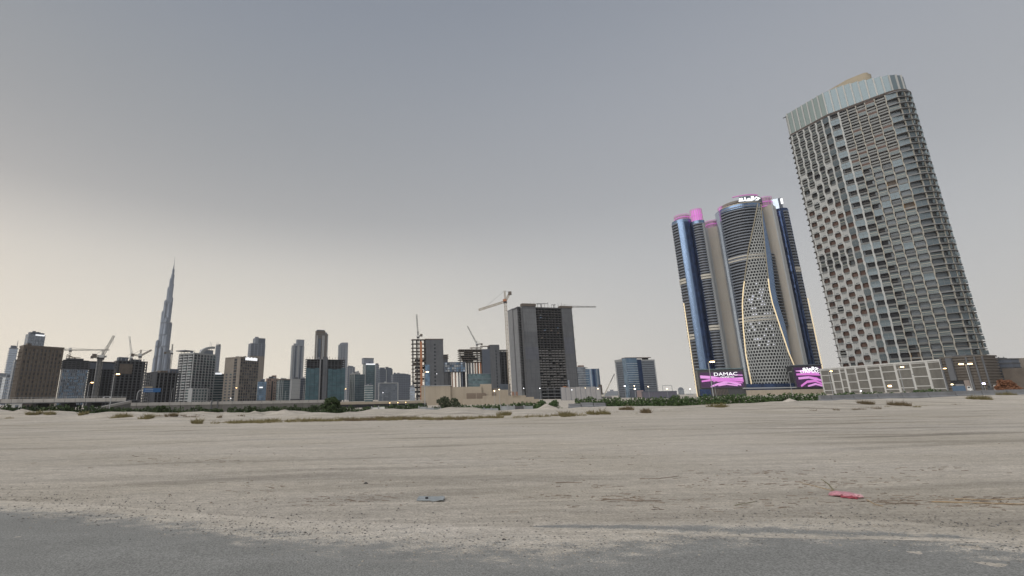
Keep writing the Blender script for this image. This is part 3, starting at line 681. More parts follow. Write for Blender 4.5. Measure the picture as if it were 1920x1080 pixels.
    for i in range(9):
        if i in (3, 4): continue
        w = b.W/9; b.bx('netting_sheet', NET, w*i+.15, w*(i+1)-.15, -.9, -.5, 2, zn-(.8 if i % 2 else 0)-(1.5 if i == 6 else 0))
    b.bx('hoist_shaft', CONC_L, b.W*.335, b.W*.365, -1.4, 0, 0, b.H+1); b.bx('lift_core', CONC, b.W*.42, b.W*.53, -.4, 4, 0, b.H+4)
    for i in range(9): b.bx('netting_seam', SLATE, 0, b.W, -1.0, -.9, zs[2*i]+1.0, zs[2*i]+1.25)
    for i in range(14): b.bx('starter_bar', SCAF, b.W*i/14+.5, b.W*i/14+.85, 0, .4, b.H, b.H+2.5+(i*7 % 3))
    b = Bld('residential_tower', 'pale grey slender tower just right of the netted site', 'tower', 631, 632, 650, 647, 1450, 8)
    b.body(GREYC); b.bx('upper_block', GREYC, b.W*.32, b.W, -.5, b.D, b.H-1, b.h(642)); b.ring('floor_band', PALE, edges(10, b.H, 30), .7, .3); b.fins('f', 'pilaster', SLATE, [b.W*.34, b.W*.6], 1.6, .8, 0, b.H)
    # glass cluster
    b = Bld('office_building', 'grey hazy office block behind the green glass one', 'building', 648, 650, 664, 689, 900, 10)
    b.body(GREYC); b.ring('floor_band', SLATE, edges(4, b.H, 16), .9, .25); b.fins('f', 'pier', PALE, edges(0, b.W, 3), 1, .5, 0, b.H)
    b = Bld('glass_building', 'green-grey glass building with slanted white shoulder', 'building', 655, 664, 683, 702, 620, 30)
    b.body(G_TEAL); b.ring('floor_band', GREYC, edges(3, b.H, 14), .35, .12)
    MB().prism([(-.5, b.D), (-.5, -.5), (b.W*.4, -.5), (b.W*.4, b.D)], b.H, b.H+5, z1s=[b.H+.5, b.H+2.0, b.H+5, b.H+4]).obj('slanted_roof', PALE, b.root); b.fins('f', 'mullion', SLATE, edges(0, b.W, 6), .3, .3, 0, b.H); b.fins('l', 'pier', PALE, edges(0, b.D, 3), 1.0, .5, 0, b.H)
    b = Bld('glass_tower', 'tall teal glass tower framed by pale edge strips and white band', 'tower', 679, 683, 704, 683, 880, 12)
    b.body(G_TEAL); b.ring('floor_band', SLATE, edges(3, b.H, 18), .5, .15); b.fins('f', 'edge_strip', PALE, [b.W*.03, b.W*.96], 1.8, .9, 0, b.H); b.bx('white_band', LIT_W, b.W*.1, b.W*.92, -.8, 0, b.H-.8, b.H+1.2)
    b.bx('crown', GREYC, -2, b.W*.82, 2, b.D, b.H+1.2, b.h(672)); b.bx('crown_rim', SLATE, -2.5, b.W*.84, 1.4, b.D, b.h(672), b.h(671))
    b = Bld('office_building', 'narrow grey office building right of the teal glass tower', 'building', 702, 703, 710, 686, 950, 8)
    b.body(GREYC); b.ring('floor_band', SLATE, edges(3, b.H, 16), .8, .25); b.bx('parapet', PALE, -.4, b.W+.4, -.4, b.D, b.H+.8, b.H+2)
    b = Bld('glass_building', 'low pale banded glass building at the teal tower foot', 'building', 683, 684, 699, 724, 560, 8)
    b.body(G_TEAL); b.ring('floor_band', PALE, edges(2, b.H, 6), .9, .3)
    b = Bld('office_building', 'slate office building with bright mullion and twin roof blocks', 'building', 709, 712, 736, 693, 850, 12)
    b.body(SLATE); b.ring('floor_band', G_GREY, edges(3, b.H, 16), .9, .2); b.fins('f', 'mullion', PALE, [b.W*.5], .9, .5, 0, b.H); b.bx('roof_block', SLATE, b.W*.05, b.W*.4, 2, 12, b.H, b.H+4); b.bx('roof_block', SLATE, b.W*.55, b.W*.95, 2, 12, b.H, b.H+3)
    b = Bld('office_building', 'wide slate office block with a pale picture-frame edge', 'building', 708, 710, 746, 719, 590, 6)
    b.body(G_GREY, inset=.4); b.ring('floor_band', SLATE, edges(2, b.H-1, 8), .8, -.1); b.bx('frame_top', PALE, -.5, b.W+.5, -.6, 1, b.H, b.H+.9); b.fins('f', 'frame_side', PALE, [0, b.W], .9, .6, 0, b.H); b.fins('f', 'mullion', SLATE, edges(2, b.W-2, 12), .25, .1, 0, b.H, -.4)
    b = Bld('office_building', 'broad plain blue-grey office block with rounded roof corners', 'building', 733, 737, 770, 703, 760, 12)
    b.body(SLATE); b.ring('floor_band', GREYC, edges(3, b.H, 13), .5, .12); b.fins('f', 'mullion', GREYC, edges(0, b.W, 10), .35, .2, 0, b.H); b.bx('roof_step', SLATE, b.W*.06, b.W*.9, 2, b.D, b.H, b.h(701)); b.bx('roof_step', GREYC, b.W*.14, b.W*.75, 3, b.D-3, b.h(701), b.h(700))
    b = Bld('office_building', 'tiny pale building left of the scaffolded skeleton', 'building', 768, 769, 778, 727, 620, 8)
    b.body(G_SKY); b.ring('floor_band', PALE, edges(2, b.H, 4), .6, .2)
centre_left()
# ---- cranes
def crane(label, bx_, D, ybase_z, ypivot, jib_px, jib_py, cj_px, cj_py, ytop, m=CRANEG, mw=2.2, jr=.28, group=None, cab_m=None, drop=None):
    """tower crane: base pixel column, pivot height, jib tip and counter-jib end given as photo points at the same distance"""
    xt = lambda y: bx_-(bx_-750)/3777*(745-y)
    p = at(bx_, D); root = thing('tower_crane', label, 'crane', (p.x, p.y, ybase_z), -azi(bx_), group)
    zp = zat(xt(ypivot), ypivot, D)-ybase_z
    mp = D/ (879/ (math.cos(azi(bx_))**2)) * 1.0
    sc = D*math.cos(azi(bx_))**2/879*1.0
    def loc(px, py): 
        # local x from pixel offset against the leaning vertical at that height
        return Vector(((px-xt(py))*sc*1.03, 0, zat(px, py, D)-ybase_z))
    nb = max(6, int(zp/(mw*1.6)))
    MB().lattice((0, 0, 0), (0, 0, zp-1.5), mw, jr, min(nb, 40)).obj('mast', m, root)
    MB().box(-mw*.8, mw*.8, -mw*.8, mw*.8, zp-1.5, zp).obj('slewing_ring', STEEL_D, root)
    MB().box(-mw*.95, mw*.55, -mw*1.5, -mw*.3, zp+.1, zp+2.6).obj('cab', cab_m or WHITEP, root)
    pv = Vector((0, 0, zp+.4)); J = loc(jib_px, jib_py); C = loc(cj_px, cj_py)
    MB().lattice(pv, J, mw*.7, jr*.85, max(8, int((J-pv).length/3.2))).obj('jib', m, root)
    MB().lattice(pv, C, mw*.7, jr*.85, max(3, int((C-pv).length/3))).obj('counter_jib', m, root)
    MB().box(C.x-mw*.7, C.x+mw*.7, -mw*.6, mw*.6, C.z-mw*.9, C.z+mw*.5).obj('counterweight', CONC_B, root)
    T = Vector((0, 0, zat(xt(ytop), ytop, D)-ybase_z)); MB().lattice(pv, T, mw*.55, jr*.8, 4).obj('apex_frame', m, root)
    t = MB(); t.tube(T, pv.lerp(J, .8), .12, n=3).tube(T, C, .12, n=3); t.obj('tie_rod', STEEL_D, root)
    if drop: MB().tube(J, J+Vector((0, 0, -drop)), .09, n=3).obj('hoist_rope', STEEL_D, root)
    return root
def cranes():
    crane('pale luffing crane standing on the slip-formed core, jib raised', 179, 528, -3, 671, 213, 629, 176, 666, 656, mw=2.4, drop=9)
    crane('distant flat-top crane whose long level jib spans the dark sites', 116, 640, -3, 657, 207, 656, 112, 656, 652, mw=1.6, jr=.2)
    crane('short crane leaning right above the dark sites', 176, 560, -3, 672, 199, 668, 172, 669, 666, mw=1.8)
    crane('white luffing crane with an almost upright jib by the spire', 236, 700, -3, 672, 242, 630, 233, 672, 660, mw=2.2, m=WHITEP)
    crane('brown crane with a sloping jib just left of the spire', 252, 560, -3, 668, 284, 656, 248, 665, 656, mw=2.0, m=CONC_B)
    crane('small luffing crane close against the spire foot', 312, 640, -3, 662, 323, 645, 309, 661, 655, mw=1.8)
    crane('thin crane with steep jib on the scaffolded skeleton', 785, 655, -3, 632, 781, 589, 790, 628, 622, mw=2.4, m=STEEL_D)
    crane('luffing crane between the two halves of the bridge-linked site', 898, 690, -3, 646, 876, 611, 903, 645, 640, mw=2.0)
    crane('tall orange and grey crane tied to the bare concrete tower', 957, 545, -3, 566, 896, 581, 956, 549, 545, mw=2.8, jr=.34, m=mat('crane_buff', (.36, .30, .23), .7), cab_m=ORANGE)
    crane('flat crane behind the bare concrete tower showing its level jib', 1072, 640, -3, 576, 1117, 575, 1060, 576, 571, mw=1.8, jr=.25)
cranes()

# ---- building sites in the middle
def middle():
    rnd = random.Random(11)
    # skeleton + core, left half
    b = Bld('unfinished_skeleton', 'open concrete skeleton with rusty scaffolds and a tall grey core', 'building', 772, 774, 833, 637, 650, 6)
    xc = b.W*.43; zs = [b.H*q for q in (.03, .1, .17, .24, .31, .38, .45, .51, .57, .63, .69, .75, .80, .86, .93, 1.0)]
    b.ring('floor_slab', CONC_B, zs, .7, .9, x1=xc, y1=b.D*.7)
    for u in edges(1, xc-1, 3):
        b.bx('column', CONC_D, u-.5, u+.5, 1, 2, 0, b.H); b.bx('column', CONC_D, u-.5, u+.5, b.D*.6, b.D*.6+1, 0, b.H)
    for z in zs[1:11]: b.bx('scaffold_screen', rnd.choice([SCAF, CONC_D, VOIDM, STEEL_D]), rnd.uniform(0, .3)*xc, xc*rnd.uniform(.6, .98), b.D*.3, b.D*.3+.4, z-b.H*.05, z-b.H*.012)
    b.bx('hoist', ORANGE, xc*.55, xc*.72, -1.2, .2, 0, b.H*.97)
    core = b.bx('lift_core', CONC, xc, b.W, -.6, b.D*.8, 0, b.H+.5); b.bx('core_cap', SCAF, xc-1, b.W+.6, -1.2, b.D*.8, b.H+.5, b.H+1.4)
    for i in range(15): b.bx('core_window', WIN_D, xc+(b.W-xc)*.46, xc+(b.W-xc)*.56, -.75, -.5, b.H*(.06+i*.06), b.H*(.06+i*.06)+2.4, core)
    b.bx('glazed_bay', G_BLUE, xc-1.5, xc+(b.W-xc)*.2, -1.0, -.6, 0, b.H*.58)
    # bridge link
    b = Bld('unfinished_bridge_block', 'blue-clad bridge block on columns joining two building sites', 'building', 832, 833, 875, 679, 655, 4)
    b.bx('step_block', CONC_D, 0, b.W*.2, 1, b.D, 0, b.h(666))
    for z in (b.h(672), b.h(669), b.h(665.5)): b.bx('floor_slab', CONC_B, -.6, b.W*.24, 0, b.D, z, z+.6)
    zb = b.h(698); b.bx('bridge_body', SLATE, b.W*.02, b.W, 0, b.D, zb, b.H)
    for i in range(9):
        for j in range(4): b.bx('cladding_panel', rnd.choice([G_BLUE, G_SKY, GREYC, G_DARK, PALE]), b.W*(.08+.1*i), b.W*(.08+.1*i)+b.W*.08, -.4, 0, zb+(b.H-zb)*(.05+.235*j), zb+(b.H-zb)*(.05+.235*j)+(b.H-zb)*.18)
    for i, c in enumerate((CONC_D, CONC_D, PEACH, PEACH, CONC_L, SLATE)): b.bx('column', c, b.W*(.05+.15*i), b.W*(.05+.15*i)+b.W*.07, 2, 5, 0, zb)
    b.bx('rear_wall', CONC_D, 0, b.W*.34, 6, 8, 0, zb); b.bx('rear_wall', VOIDM, b.W*.8, b.W, 6, 8, 0, zb)
    # right half
    b = Bld('unfinished_skeleton', 'open skeleton with orange columns beside a broad grey core', 'building', 860, 864, 957, 657, 660, 8)
    xc = b.W*.46; x2 = b.W*.82; zs = [b.h(y) for y in (679, 675, 671, 667, 663, 659, 656)]
    b.ring('floor_slab', CONC_B, zs, .7, .8, x1=xc, y1=b.D*.7)
    for u in edges(1, xc-1, 5): b.bx('column', CONC_D, u-.5, u+.5, 1, 2, 0, b.H)
    for z in zs[:-1]: b.bx('scaffold_screen', rnd.choice([SCAF, CONC_D, VOIDM]), xc*rnd.uniform(.05, .3), xc*rnd.uniform(.6, .95), b.D*.2, b.D*.2+.4, z+.6, z+2.4)
    b.bx('roof_deck', SCAF, xc*.5, xc*1.05, 1, 8, b.h(652.5), b.h(651.5)); 
    for u in (.55, .75, .95): b.bx('roof_prop', SCAF, xc*u, xc*u+.5, 2, 3, b.H, b.h(652.5))
    for i, c in enumerate((CONC_D, CONC_L, CONC_L, PEACH, ORANGE, ORANGE)): b.bx('pier', c, xc*(.30+.12*i), xc*(.30+.12*i)+xc*.075, 1.5, 4, 0, b.h(680))
    b.bx('lower_block', G_TEAL, xc*.35, x2, -.8, b.D*.8, 0, b.h(701)); 
    for k in range(5): b.bx('floor_band', GREYC, xc*.33, x2+.2, -1.0, -.8, b.h(701)*(.2+.2*k)-.5, b.h(701)*(.2+.2*k))
    core = b.bx('lift_core', CONC, b.W*.62, x2, -1.6, b.D*.7, 0, b.h(647)); b.bx('lift_core', SLATE, xc, b.W*.62, -.9, b.D*.7, b.h(701), b.h(655)); b.bx('core_cap', SCAF, xc*.95, b.W*.7, -1, 5, b.h(650), b.h(649))
    for i in range(14): b.bx('core_window', WIN_D, b.W*.735, b.W*.755, -1.75, -1.5, b.h(652)*(.1+i*.062), b.h(652)*(.1+i*.062)+2.6, core)
    for z in edges(4, b.H, 17): b.bx('floor_slab', CONC_D, x2, b.W+.6, 0, b.D*.6, z, z+.6)
    for u in (.85, .92, .99): b.bx('column', CONC, b.W*u-.5, b.W*u+.5, 1, 2, 0, b.H)
    b.bx('inner_wall', VOIDM, x2, b.W-1, 4, 5, 0, b.H*.98); b.bx('site_cabins', G_SKY, x2*.95, b.W, -3, -1.8, 1, b.h(721))

    # bare concrete tower
    b = Bld('unfinished_tower', 'tall bare concrete tower with a dark grid of open floors', 'building', 961, 990, 1086, 574, 560, 24)
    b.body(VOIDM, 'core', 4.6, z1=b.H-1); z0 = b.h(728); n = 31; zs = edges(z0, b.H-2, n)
    x0, x1 = b.W*.26, b.W*.79
    b.bx('shear_wall', CONC, 0.0, x0, -.4, 4, 0, b.H); b.bx('shear_wall', CONC, x1, b.W*.985, -.4, 4, 0, b.H-1)
    b.bx('shear_wall', CONC_L, -.4, 3.2, b.D*.34, b.D*.60, 0, b.H); b.bx('shear_wall', CONC_L, -.4, 3.2, b.D*.67, b.D, 0, b.H+2)  # side walls get paler concrete, as if lit from the left
    b.bx('corner_return', CONC_D, -.2, .6, .0, b.D*.12, 0, b.H-1)
    for z in zs:
        b.bx('floor_slab', CONC_GR, x0, x1, .3, 5, z, z+.36); b.bx('floor_slab', CONC_D, -.1, 3, b.D*.08, b.D*.34, z, z+.5)
    nc = 8
    for u in edges(x0, x1, nc)[1:-1]: b.bx('blade_column', CONC_D, u-.25, u+.25, 1.6, 4.5, z0, b.H-2)
    us = lin_(x0, x1, nc)
    bal = MB().box(-(x1-x0)/nc*.5+.35, (x1-x0)/nc*.5-.35, .3, .55, .42, 1.5).mesh('balustrade', CONC_GR)
    k = 0
    for i, z in enumerate(zs[:-1]):
        for u in us:
            if i < 15 and rnd.random() < .9 and k < 290: put('balustrade', bal, b.root, (u, 0, z)); k += 1
            elif rnd.random() < .10: b.bx('material_stack', rnd.choice([BEIGE_D, SCAF, CONC_L, G_BLUE]), u-1, u+1, .8, 1.5, z+.42, z+1.4)
    b.bx('pour_band', mat('concrete_blue_grey', (.115, .122, .145), .9, var=.1, scale=.2, stain=.2), .1, x0-.1, -.45, -.39, b.H*.42, b.H*.55); b.bx('pour_band', mat('concrete_pale_pour', (.165, .172, .182), .9, var=.1, scale=.2, stain=.2), .1, x0-.1, -.45, -.39, b.H*.72, b.H*.97)
    b.bx('pour_band', MATS['concrete_blue_grey'], x1+.1, b.W*.98, -.45, -.39, b.H*.48, b.H*.66)
    for i in range(1, 15):
        zj = b.H*i/15
        b.bx('pour_joint', CONC_D, .05, x0-.05, -.49, -.46, zj, zj+.18); b.bx('pour_joint', CONC_D, x1+.05, b.W*.98, -.49, -.46, zj, zj+.18); b.bx('pour_joint', CONC_GR, -.48, -.41, b.D*.35, b.D*.59, zj, zj+.16); b.bx('pour_joint', CONC_GR, -.48, -.41, b.D*.68, b.D*.99, zj, zj+.16)
    b.bx('edge_strip', CONC_D, b.W*.985, b.W+.4, .2, 6, 0, b.H)
    b.bx('formwork', CONC_B, -.6, x0+.4, -1.2, 5, b.H, b.h(569)); b.bx('formwork', CONC_B, x1-2, b.W+.5, -1.2, 5, b.H-1, b.h(571.5)); b.bx('formwork', SLATE, -.8, 3, b.D*.62, b.D*1.02, b.H+2, b.h(570)); b.bx('formwork', CONC_D, -.8, 3.5, b.D*.28, b.D*.6, b.H, b.h(571))
    b.bx('roof_deck', CONC_D, x0, x1, .5, b.D*.6, b.H-2, b.H-.6)
    for i in range(12): b.bx('starter_bar', STEEL_D, x0*.1+b.W*.07*i, x0*.1+b.W*.07*i+.25, 0, .25, b.H-1, b.H+3+(i*5 % 4))
    pb = MB(); pb.tube((b.W*.40, 3, b.H-1), (b.W*.40, 3, b.h(568)), .7).tube((b.W*.31, 3, b.h(568)), (b.W*.54, 3, b.h(567)), .6, .3); pb.obj('placing_boom', STEEL_D, b.root)
    pb = MB(); pb.tube((b.W*.66, 3, b.H-1), (b.W*.66, 3, b.h(569)), .4).tube((b.W*.62, 3, b.h(569)), (b.W*.70, 3, b.h(568.6)), .35); pb.obj('placing_boom', STEEL_D, b.root)
    for i in range(7): b.bx('hoist_tie', STEEL_D, b.W, b.W+2.2, 1, 1.4, b.H*(.12+.13*i), b.H*(.12+.13*i)+.6)
    for u in edges(x0, x1, 4): b.bx('podium_column', CONC, u-.8, u+.8, .2, 3, 0, z0)
    for i in range(3): b.bx('podium_slab', CONC_L, x0+1, x1-3, -3, .2, z0*(.2+.3*i), z0*(.2+.3*i)+.7)
    b.bx('orange_shutter', ORANGE, x1-7, x1-3.5, -2, -.6, 0, z0*1.15); b.bx('orange_shutter', PEACH, x1-3, x1, -2, -.6, 0, z0*1.1)
    b.bx('blue_sheet', G_SKY, x1-.5, x1+1.8, -1.2, -.6, z0*.9, z0+9)
    # hoarding in front
    p0, p1 = at(1052, 420), at(1127, 425); d = (p1-p0); L = d.length
    h = thing('site_hoarding', 'tall pale grey site hoarding before the bare tower', 'fence', (p0.x, p0.y, -3), math.atan2(d.y, d.x))
    for i in range(8): MB().box(L/8*i+.08, L/8*(i+1)-.08, -.1, .1, 0, zat(1090, 726, 420)+3+(.3 if i % 3 == 0 else 0)).obj('panel', mat('hoarding_grey', (.33, .32, .32), .8, var=.08, scale=.3, stain=.15), h)
    for i in range(9): MB().box(L/8*i-.12, L/8*i+.12, -.22, .25, 0, 11.2).obj('post', SLATE, h)
    # blue glass building on its right
    b = Bld('glass_building', 'blue glass building half hidden by the bare tower', 'building', 1080, 1085, 1128, 692, 700, 12)
    b.bx('body', G_BLUE, b.W*.38, b.W, 0, b.D, 0, b.H); lw = b.bx('wing', G_GREY, 0, b.W*.38, -1, b.D*.8, 0, b.h(688)); b.bx('roof_block', PEACH, b.W*.12, b.W*.36, 2, 9, b.h(688), b.h(685))
    b.ring('floor_band', PALE, edges(2, b.h(690), 12), .5, .15, x1=b.W*.5, y0=-1); b.fins('f', 'glass_fin', G_NAVY, [b.W*.74], b.W*.1, .4, 0, b.H); b.fins('f', 'glass_fin', G_SKY, [b.W*.6, b.W*.9], b.W*.08, .3, 0, b.H); b.bx('annex', BROWN, b.W*.9, b.W*1.03, -3, 2, 0, b.h(722))
    # canopy roofed office building
    b = Bld('office_building', 'banded glass office building with a thin flat roof canopy', 'building', 1160, 1181, 1235, 678, 640, 28)
    b.body(G_GREY, inset=.4); n = 15; zs = edges(3, b.H, n)
    b.ring('floor_band', GREYC, zs, 1.0, .25, x0=b.W*.42); b.ring('floor_band', GREYC, zs, 1.0, .25, x1=b.W*.38, y0=2)
    tw = b.bx('stair_tower', G_BLUE, -.8, b.W*.36, -1.4, 9, 0, b.h(671.5)); b.bx('dark_slot', G_NAVY, b.W*.36, b.W*.52, -.6, 3, 0, b.h(674))
    for z in zs[1:-1]: b.bx('transom', PALE, -.9, b.W*.36+.1, -1.55, -1.4, z, z+.5, tw)
    b.fins('l', 'mullion', GREYC, edges(9, b.D, 6), .4, .5, 0, b.H); b.fins('f', 'mullion', SLATE, edges(b.W*.53, b.W, 9), .25, .28, 0, b.H)
    b.bx('white_parapet', PALE, -.6, 4, 9.5, b.D+.4, b.H+1, b.h(672)); b.bx('roof_canopy', mat('canopy_brown', (.15, .12, .11), .7), -1.2, b.W*.86, -2, 9, b.h(671.5), b.h(670.3))
    b.bx('parapet', PALE, b.W*.5, b.W+.3, -.3, b.D, b.H+1, b.H+2.4); b.bx('plant_room', SLATE, b.W*.7, b.W*.85, 4, 9, b.H+2, b.H+5)
    b.bx('entrance_block', mat('pinkish_stone', (.32, .25, .24), .8), b.W*.2, b.W*.42, -4, -1.5, 0, 9)
    b.bx('base_block', SLATE, -.5, b.W*.2, -3, -.5, 0, 10)
    b = Bld('low_warehouse', 'low dark purple-grey warehouse right of the canopy office', 'building', 1203, 1206, 1269, 735, 500, 6)
    b.body(mat('purple_grey_cladding', (.10, .095, .125), .7, var=.1, scale=.2)); b.bx('parapet', SLATE, -.3, b.W+.3, -.3, b.D, b.H, b.H+.6); b.bx('roof_frame', STEEL, b.W*.62, b.W*.9, 3, 3.4, b.H+5.5, b.H+6); b.fins('f', 'rib', SLATE, edges(0, b.W, 12), .3, .15, 0, b.H)
    for u in (.62, .9): b.bx('roof_post', STEEL, b.W*u-.2, b.W*u+.2, 3, 3.4, b.H, b.H+5.5)
    # small distant things
    b = Bld('distant_tower', 'tiny pale arched tower far beyond the warehouse', 'tower', 1272, 1272.5, 1283, 731, 1900, 5)
    mb = MB(); w = b.W; poly = [(w/2-math.cos(math.pi*i/12)*w/2, math.sin(math.pi*i/12)*9) for i in range(13)]
    mb.box(0, w, 0, w*.7, 0, b.H)
    for i in range(12):
        (xa, za), (xb, zb) = poly[i], poly[i+1]; mb.quad((xa, 0, b.H+za), (xb, 0, b.H+zb), (xb, w*.7, b.H+zb), (xa, w*.7, b.H+za)); mb.quad((xa, 0, b.H), (xb, 0, b.H), (xb, 0, b.H+zb), (xa, 0, b.H+za))
    mb.obj('body', G_GREY, b.root); b.fins('f', 'mullion', PALE, edges(0, w, 4), .9, .6, 0, b.H)
    for i, (x0, x1, y) in enumerate(((1130, 1140, 737), (1139, 1146, 734), (1145, 1151, 731), (1150, 1160, 733.5), (1288, 1300, 739), (1237, 1246, 741))):
        b = Bld('distant_building', ('pale low house far off beside the blue glass building', 'small far block with stepped roof behind the mobile crane', 'tallest of the tiny far blocks before the canopy office', 'tiny far block touching the canopy office', 'low far roof between warehouse and round towers', 'low far shed behind the warehouse roof')[i], 'building', x0, x0, x1, y, 1300+120*i, 8)
        b.body(GREYC); b.ring('floor_band', PALE, edges(2, b.H, 3), .5, .2)
    # mobile crane
    p = at(1132, 480); r = thing('mobile_crane', 'pale mobile crane with telescopic boom raised over the hedge', 'crane', (p.x, p.y, -2.5), -azi(1132))
    sc = 480*math.cos(azi(1140))**2/879
    B0 = Vector((0, 0, 3)); B1 = Vector((24*sc, 0, zat(1151, 701, 480)+2.5)); Bm = B0.lerp(B1, .62)
    MB().tube(B0, Bm, .55, .45).obj('lower_boom', mat('crane_cream', (.45, .43, .37), .6), r); MB().tube(Bm, B1, .42, .35).obj('upper_boom', STEEL_D, r)
    MB().box(-2, 7, -1.3, 1.3, 1, 2.2).obj('chassis', STEEL_D, r); MB().box(-2.5, .5, -1.2, 1.2, 2.2, 4).obj('cab', MATS['crane_cream'], r)
    wm = MB().tube((0, -1.35, 0), (0, 1.35, 0), .75, n=12).mesh('wheel', STEEL_D)
    for u in (-1, .8, 4.2, 6): put('wheel', wm, r, (u, 0, .75))
    MB().tube(B1, B1+Vector((0, 0, -6)), .1).obj('hook_rope', STEEL_D, r)
    # beige hall
    b = Bld('beige_hall', 'low beige windowless hall with brown louvre panels', 'building', 789, 790, 1009, 725, 260, -6, zb=-3.0)
    W_, ww = b.W, lambda x: b.W*(x-790)/(1009-790)
    b.bx('block', BEIGE, 0, ww(846), 0, 16, 0, b.h(724.5)); b.bx('block', BEIGE, ww(846), ww(905), 1.2, 16, 0, b.h(726.5)); b.bx('block', BEIGE, ww(903), ww(924), 2.0, 14, 0, b.h(722)); b.bx('block', BEIGE, ww(924), ww(955), 2.5, 14, 0, b.h(733))
    b.bx('front_wall', BEIGE, ww(868), ww(986), -2.4, 1.1, 0, b.h(749)); b.bx('block', BEIGE, ww(906), ww(986), -1.2, 3, 0, b.h(744)); b.bx('front_wall', BEIGE, ww(986), ww(1000), -2.2, 1, 0, b.h(747)); b.bx('front_wall', BEIGE, ww(1000), ww(1009), -2.0, 1, 0, b.h(751))
    b.bx('coping', PALE, -.15, ww(846)+.1, -.15, 16.1, b.h(724.5), b.h(724.5)+.35)
    LV = mat('louvre_brown', (.20, .155, .12), .7)
    for i in range(3):
        x0, x1 = ww(876+i*19), ww(893.5+i*19); y0 = 1.05 if i < 2 else 2.3
        lp = b.bx('louvre_panel', LV, x0, x1, y0, y0+.3, b.h(749), b.h(738.5)+0*i)
        for k in range(9): b.bx('slat', mat('louvre_slat', (.26, .21, .165), .7), x0+.1, x1-.1, y0-.1, y0, b.h(749)+k*.3+.12, b.h(749)+k*.3+.28, lp)
    b.bx('brown_door', mat('door_brown', (.24, .14, .10), .7), ww(960), ww(964.5), -2.5, -2.41, b.h(744), b.h(737)); b.bx('brown_door', MATS['door_brown'], ww(967), ww(971), -2.5, -2.41, b.h(744), b.h(737))
    b.bx('roof_plant', BEIGE_D, ww(925), ww(940), 4, 8, b.h(733), b.h(730))
middle()
# ---- the cluster of round blue towers with pink crowns
PINK = mat('pink_light', (.4, .16, .4), .5, emit=(.72, .17, .66), es=.6)
PINK_S = mat('pink_light_soft', (.42, .2, .4), .5, emit=(.62, .16, .50), es=.42)
GOLD = mat('gold_light_strip', (.6, .5, .3), .5, emit=(1.0, .80, .52), es=.7)
GOLD_D = mat('gold_trim', (.40, .36, .27), .5, metal=.3)
BALC = mat('balcony_grey', (.235, .245, .26), .7, var=.06, scale=.2)
BALC2 = mat('balcony_blue_grey', (.17, .19, .225), .6, var=.06, scale=.2)
BAND = mat('mechanical_band', (.50, .475, .42), .7)
SHAFT = mat('beige_shaft', (.47, .435, .385), .85, var=.05, scale=.05, stain=.08)
SHAFT2 = mat('grey_shaft', (.42, .44, .45), .8, var=.05, scale=.05)
HEXC = mat('screen_grey', (.41, .425, .42), .8, var=.05, scale=.2)
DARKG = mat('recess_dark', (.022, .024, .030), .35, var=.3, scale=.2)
G_NAVY2 = glass('glass_navy_light', (0.18, 0.255, 0.385), .24, .8, .07, tilt=.02)
def cyl(xL, xR, D):
    a0, a1 = azi(xL), azi(xR); return (a0+a1)/2, D*math.sin((a1-a0)/2)
def lean(x, y): return x-(x-750)/3777*(745-y)
class Cyl:
    def __init__(s, name, label, cat, xL, xR, ytop, D):
        s.a, s.r = cyl(xL, xR, D); s.D = D; s.xm = (xL+xR)/2
        s.root = thing(name, label, cat, (math.sin(s.a)*D, math.cos(s.a)*D, -3), -s.a); s.H = s.h(ytop)
    def h(s, y): return zat(lean(s.xm, y), y, s.D-s.r)+3
    def th(s, u): return math.asin(max(-1, min(1, u*2-1)))
    def ab(s, name, m, r0, r1, u0, u1, z0, z1, n=8, parent=None):
        return MB().arcbox(r0, r1, s.th(u0), s.th(u1), z0, z1, n).obj(name, m, parent or s.root)
    def tubeobj(s, name, m, r, z0, z1, n=40, parent=None):
        return MB().tube((0, 0, z0), (0, 0, z1), r, r, n).obj(name, m, parent or s.root)
def crown(c, z0, z1, rr, m_in, cx=0, cy=0, n=22, posts=16, name='crown', parent=None, tilt=0.0):
    """open ring crown: pink lit inner drum, posts and rims"""
    e = MB()
    e.tube((cx, cy, z0), (cx, cy, z1-.8), rr*.9, rr*.9, n)
    d = e.obj(name, m_in if m_in is PINK else mat('pink_drum_dim', (.30, .22, .28), .6, emit=(.6, .18, .5), es=.16), parent or c.root)
    p = MB()
    for k in range(posts):
        a = 2*math.pi*k/posts; p.tube((cx+math.cos(a)*rr, cy+math.sin(a)*rr, z0), (cx+math.cos(a)*rr, cy+math.sin(a)*rr, z1), .3, n=4)
    p.obj('crown_posts', SHAFT, d)
    for z in (z0+.2, (z0+z1)/2, z1):
        q = MB()
        for k in range(n):
            a, b = 2*math.pi*k/n, 2*math.pi*(k+1)/n; q.tube((cx+math.cos(a)*rr, cy+math.sin(a)*rr, z), (cx+math.cos(b)*rr, cy+math.sin(b)*rr, z), .45, n=4, caps=False)
        q.obj('crown_rim', PINK if z < z1 else PINK_S, d)
    return d
def stroke(mb, pts, w, d=.5):
    for (x0, z0), (x1, z1) in zip(pts, pts[1:]): mb.tube((x0, 0, z0), (x1, 0, z1), w, n=6)
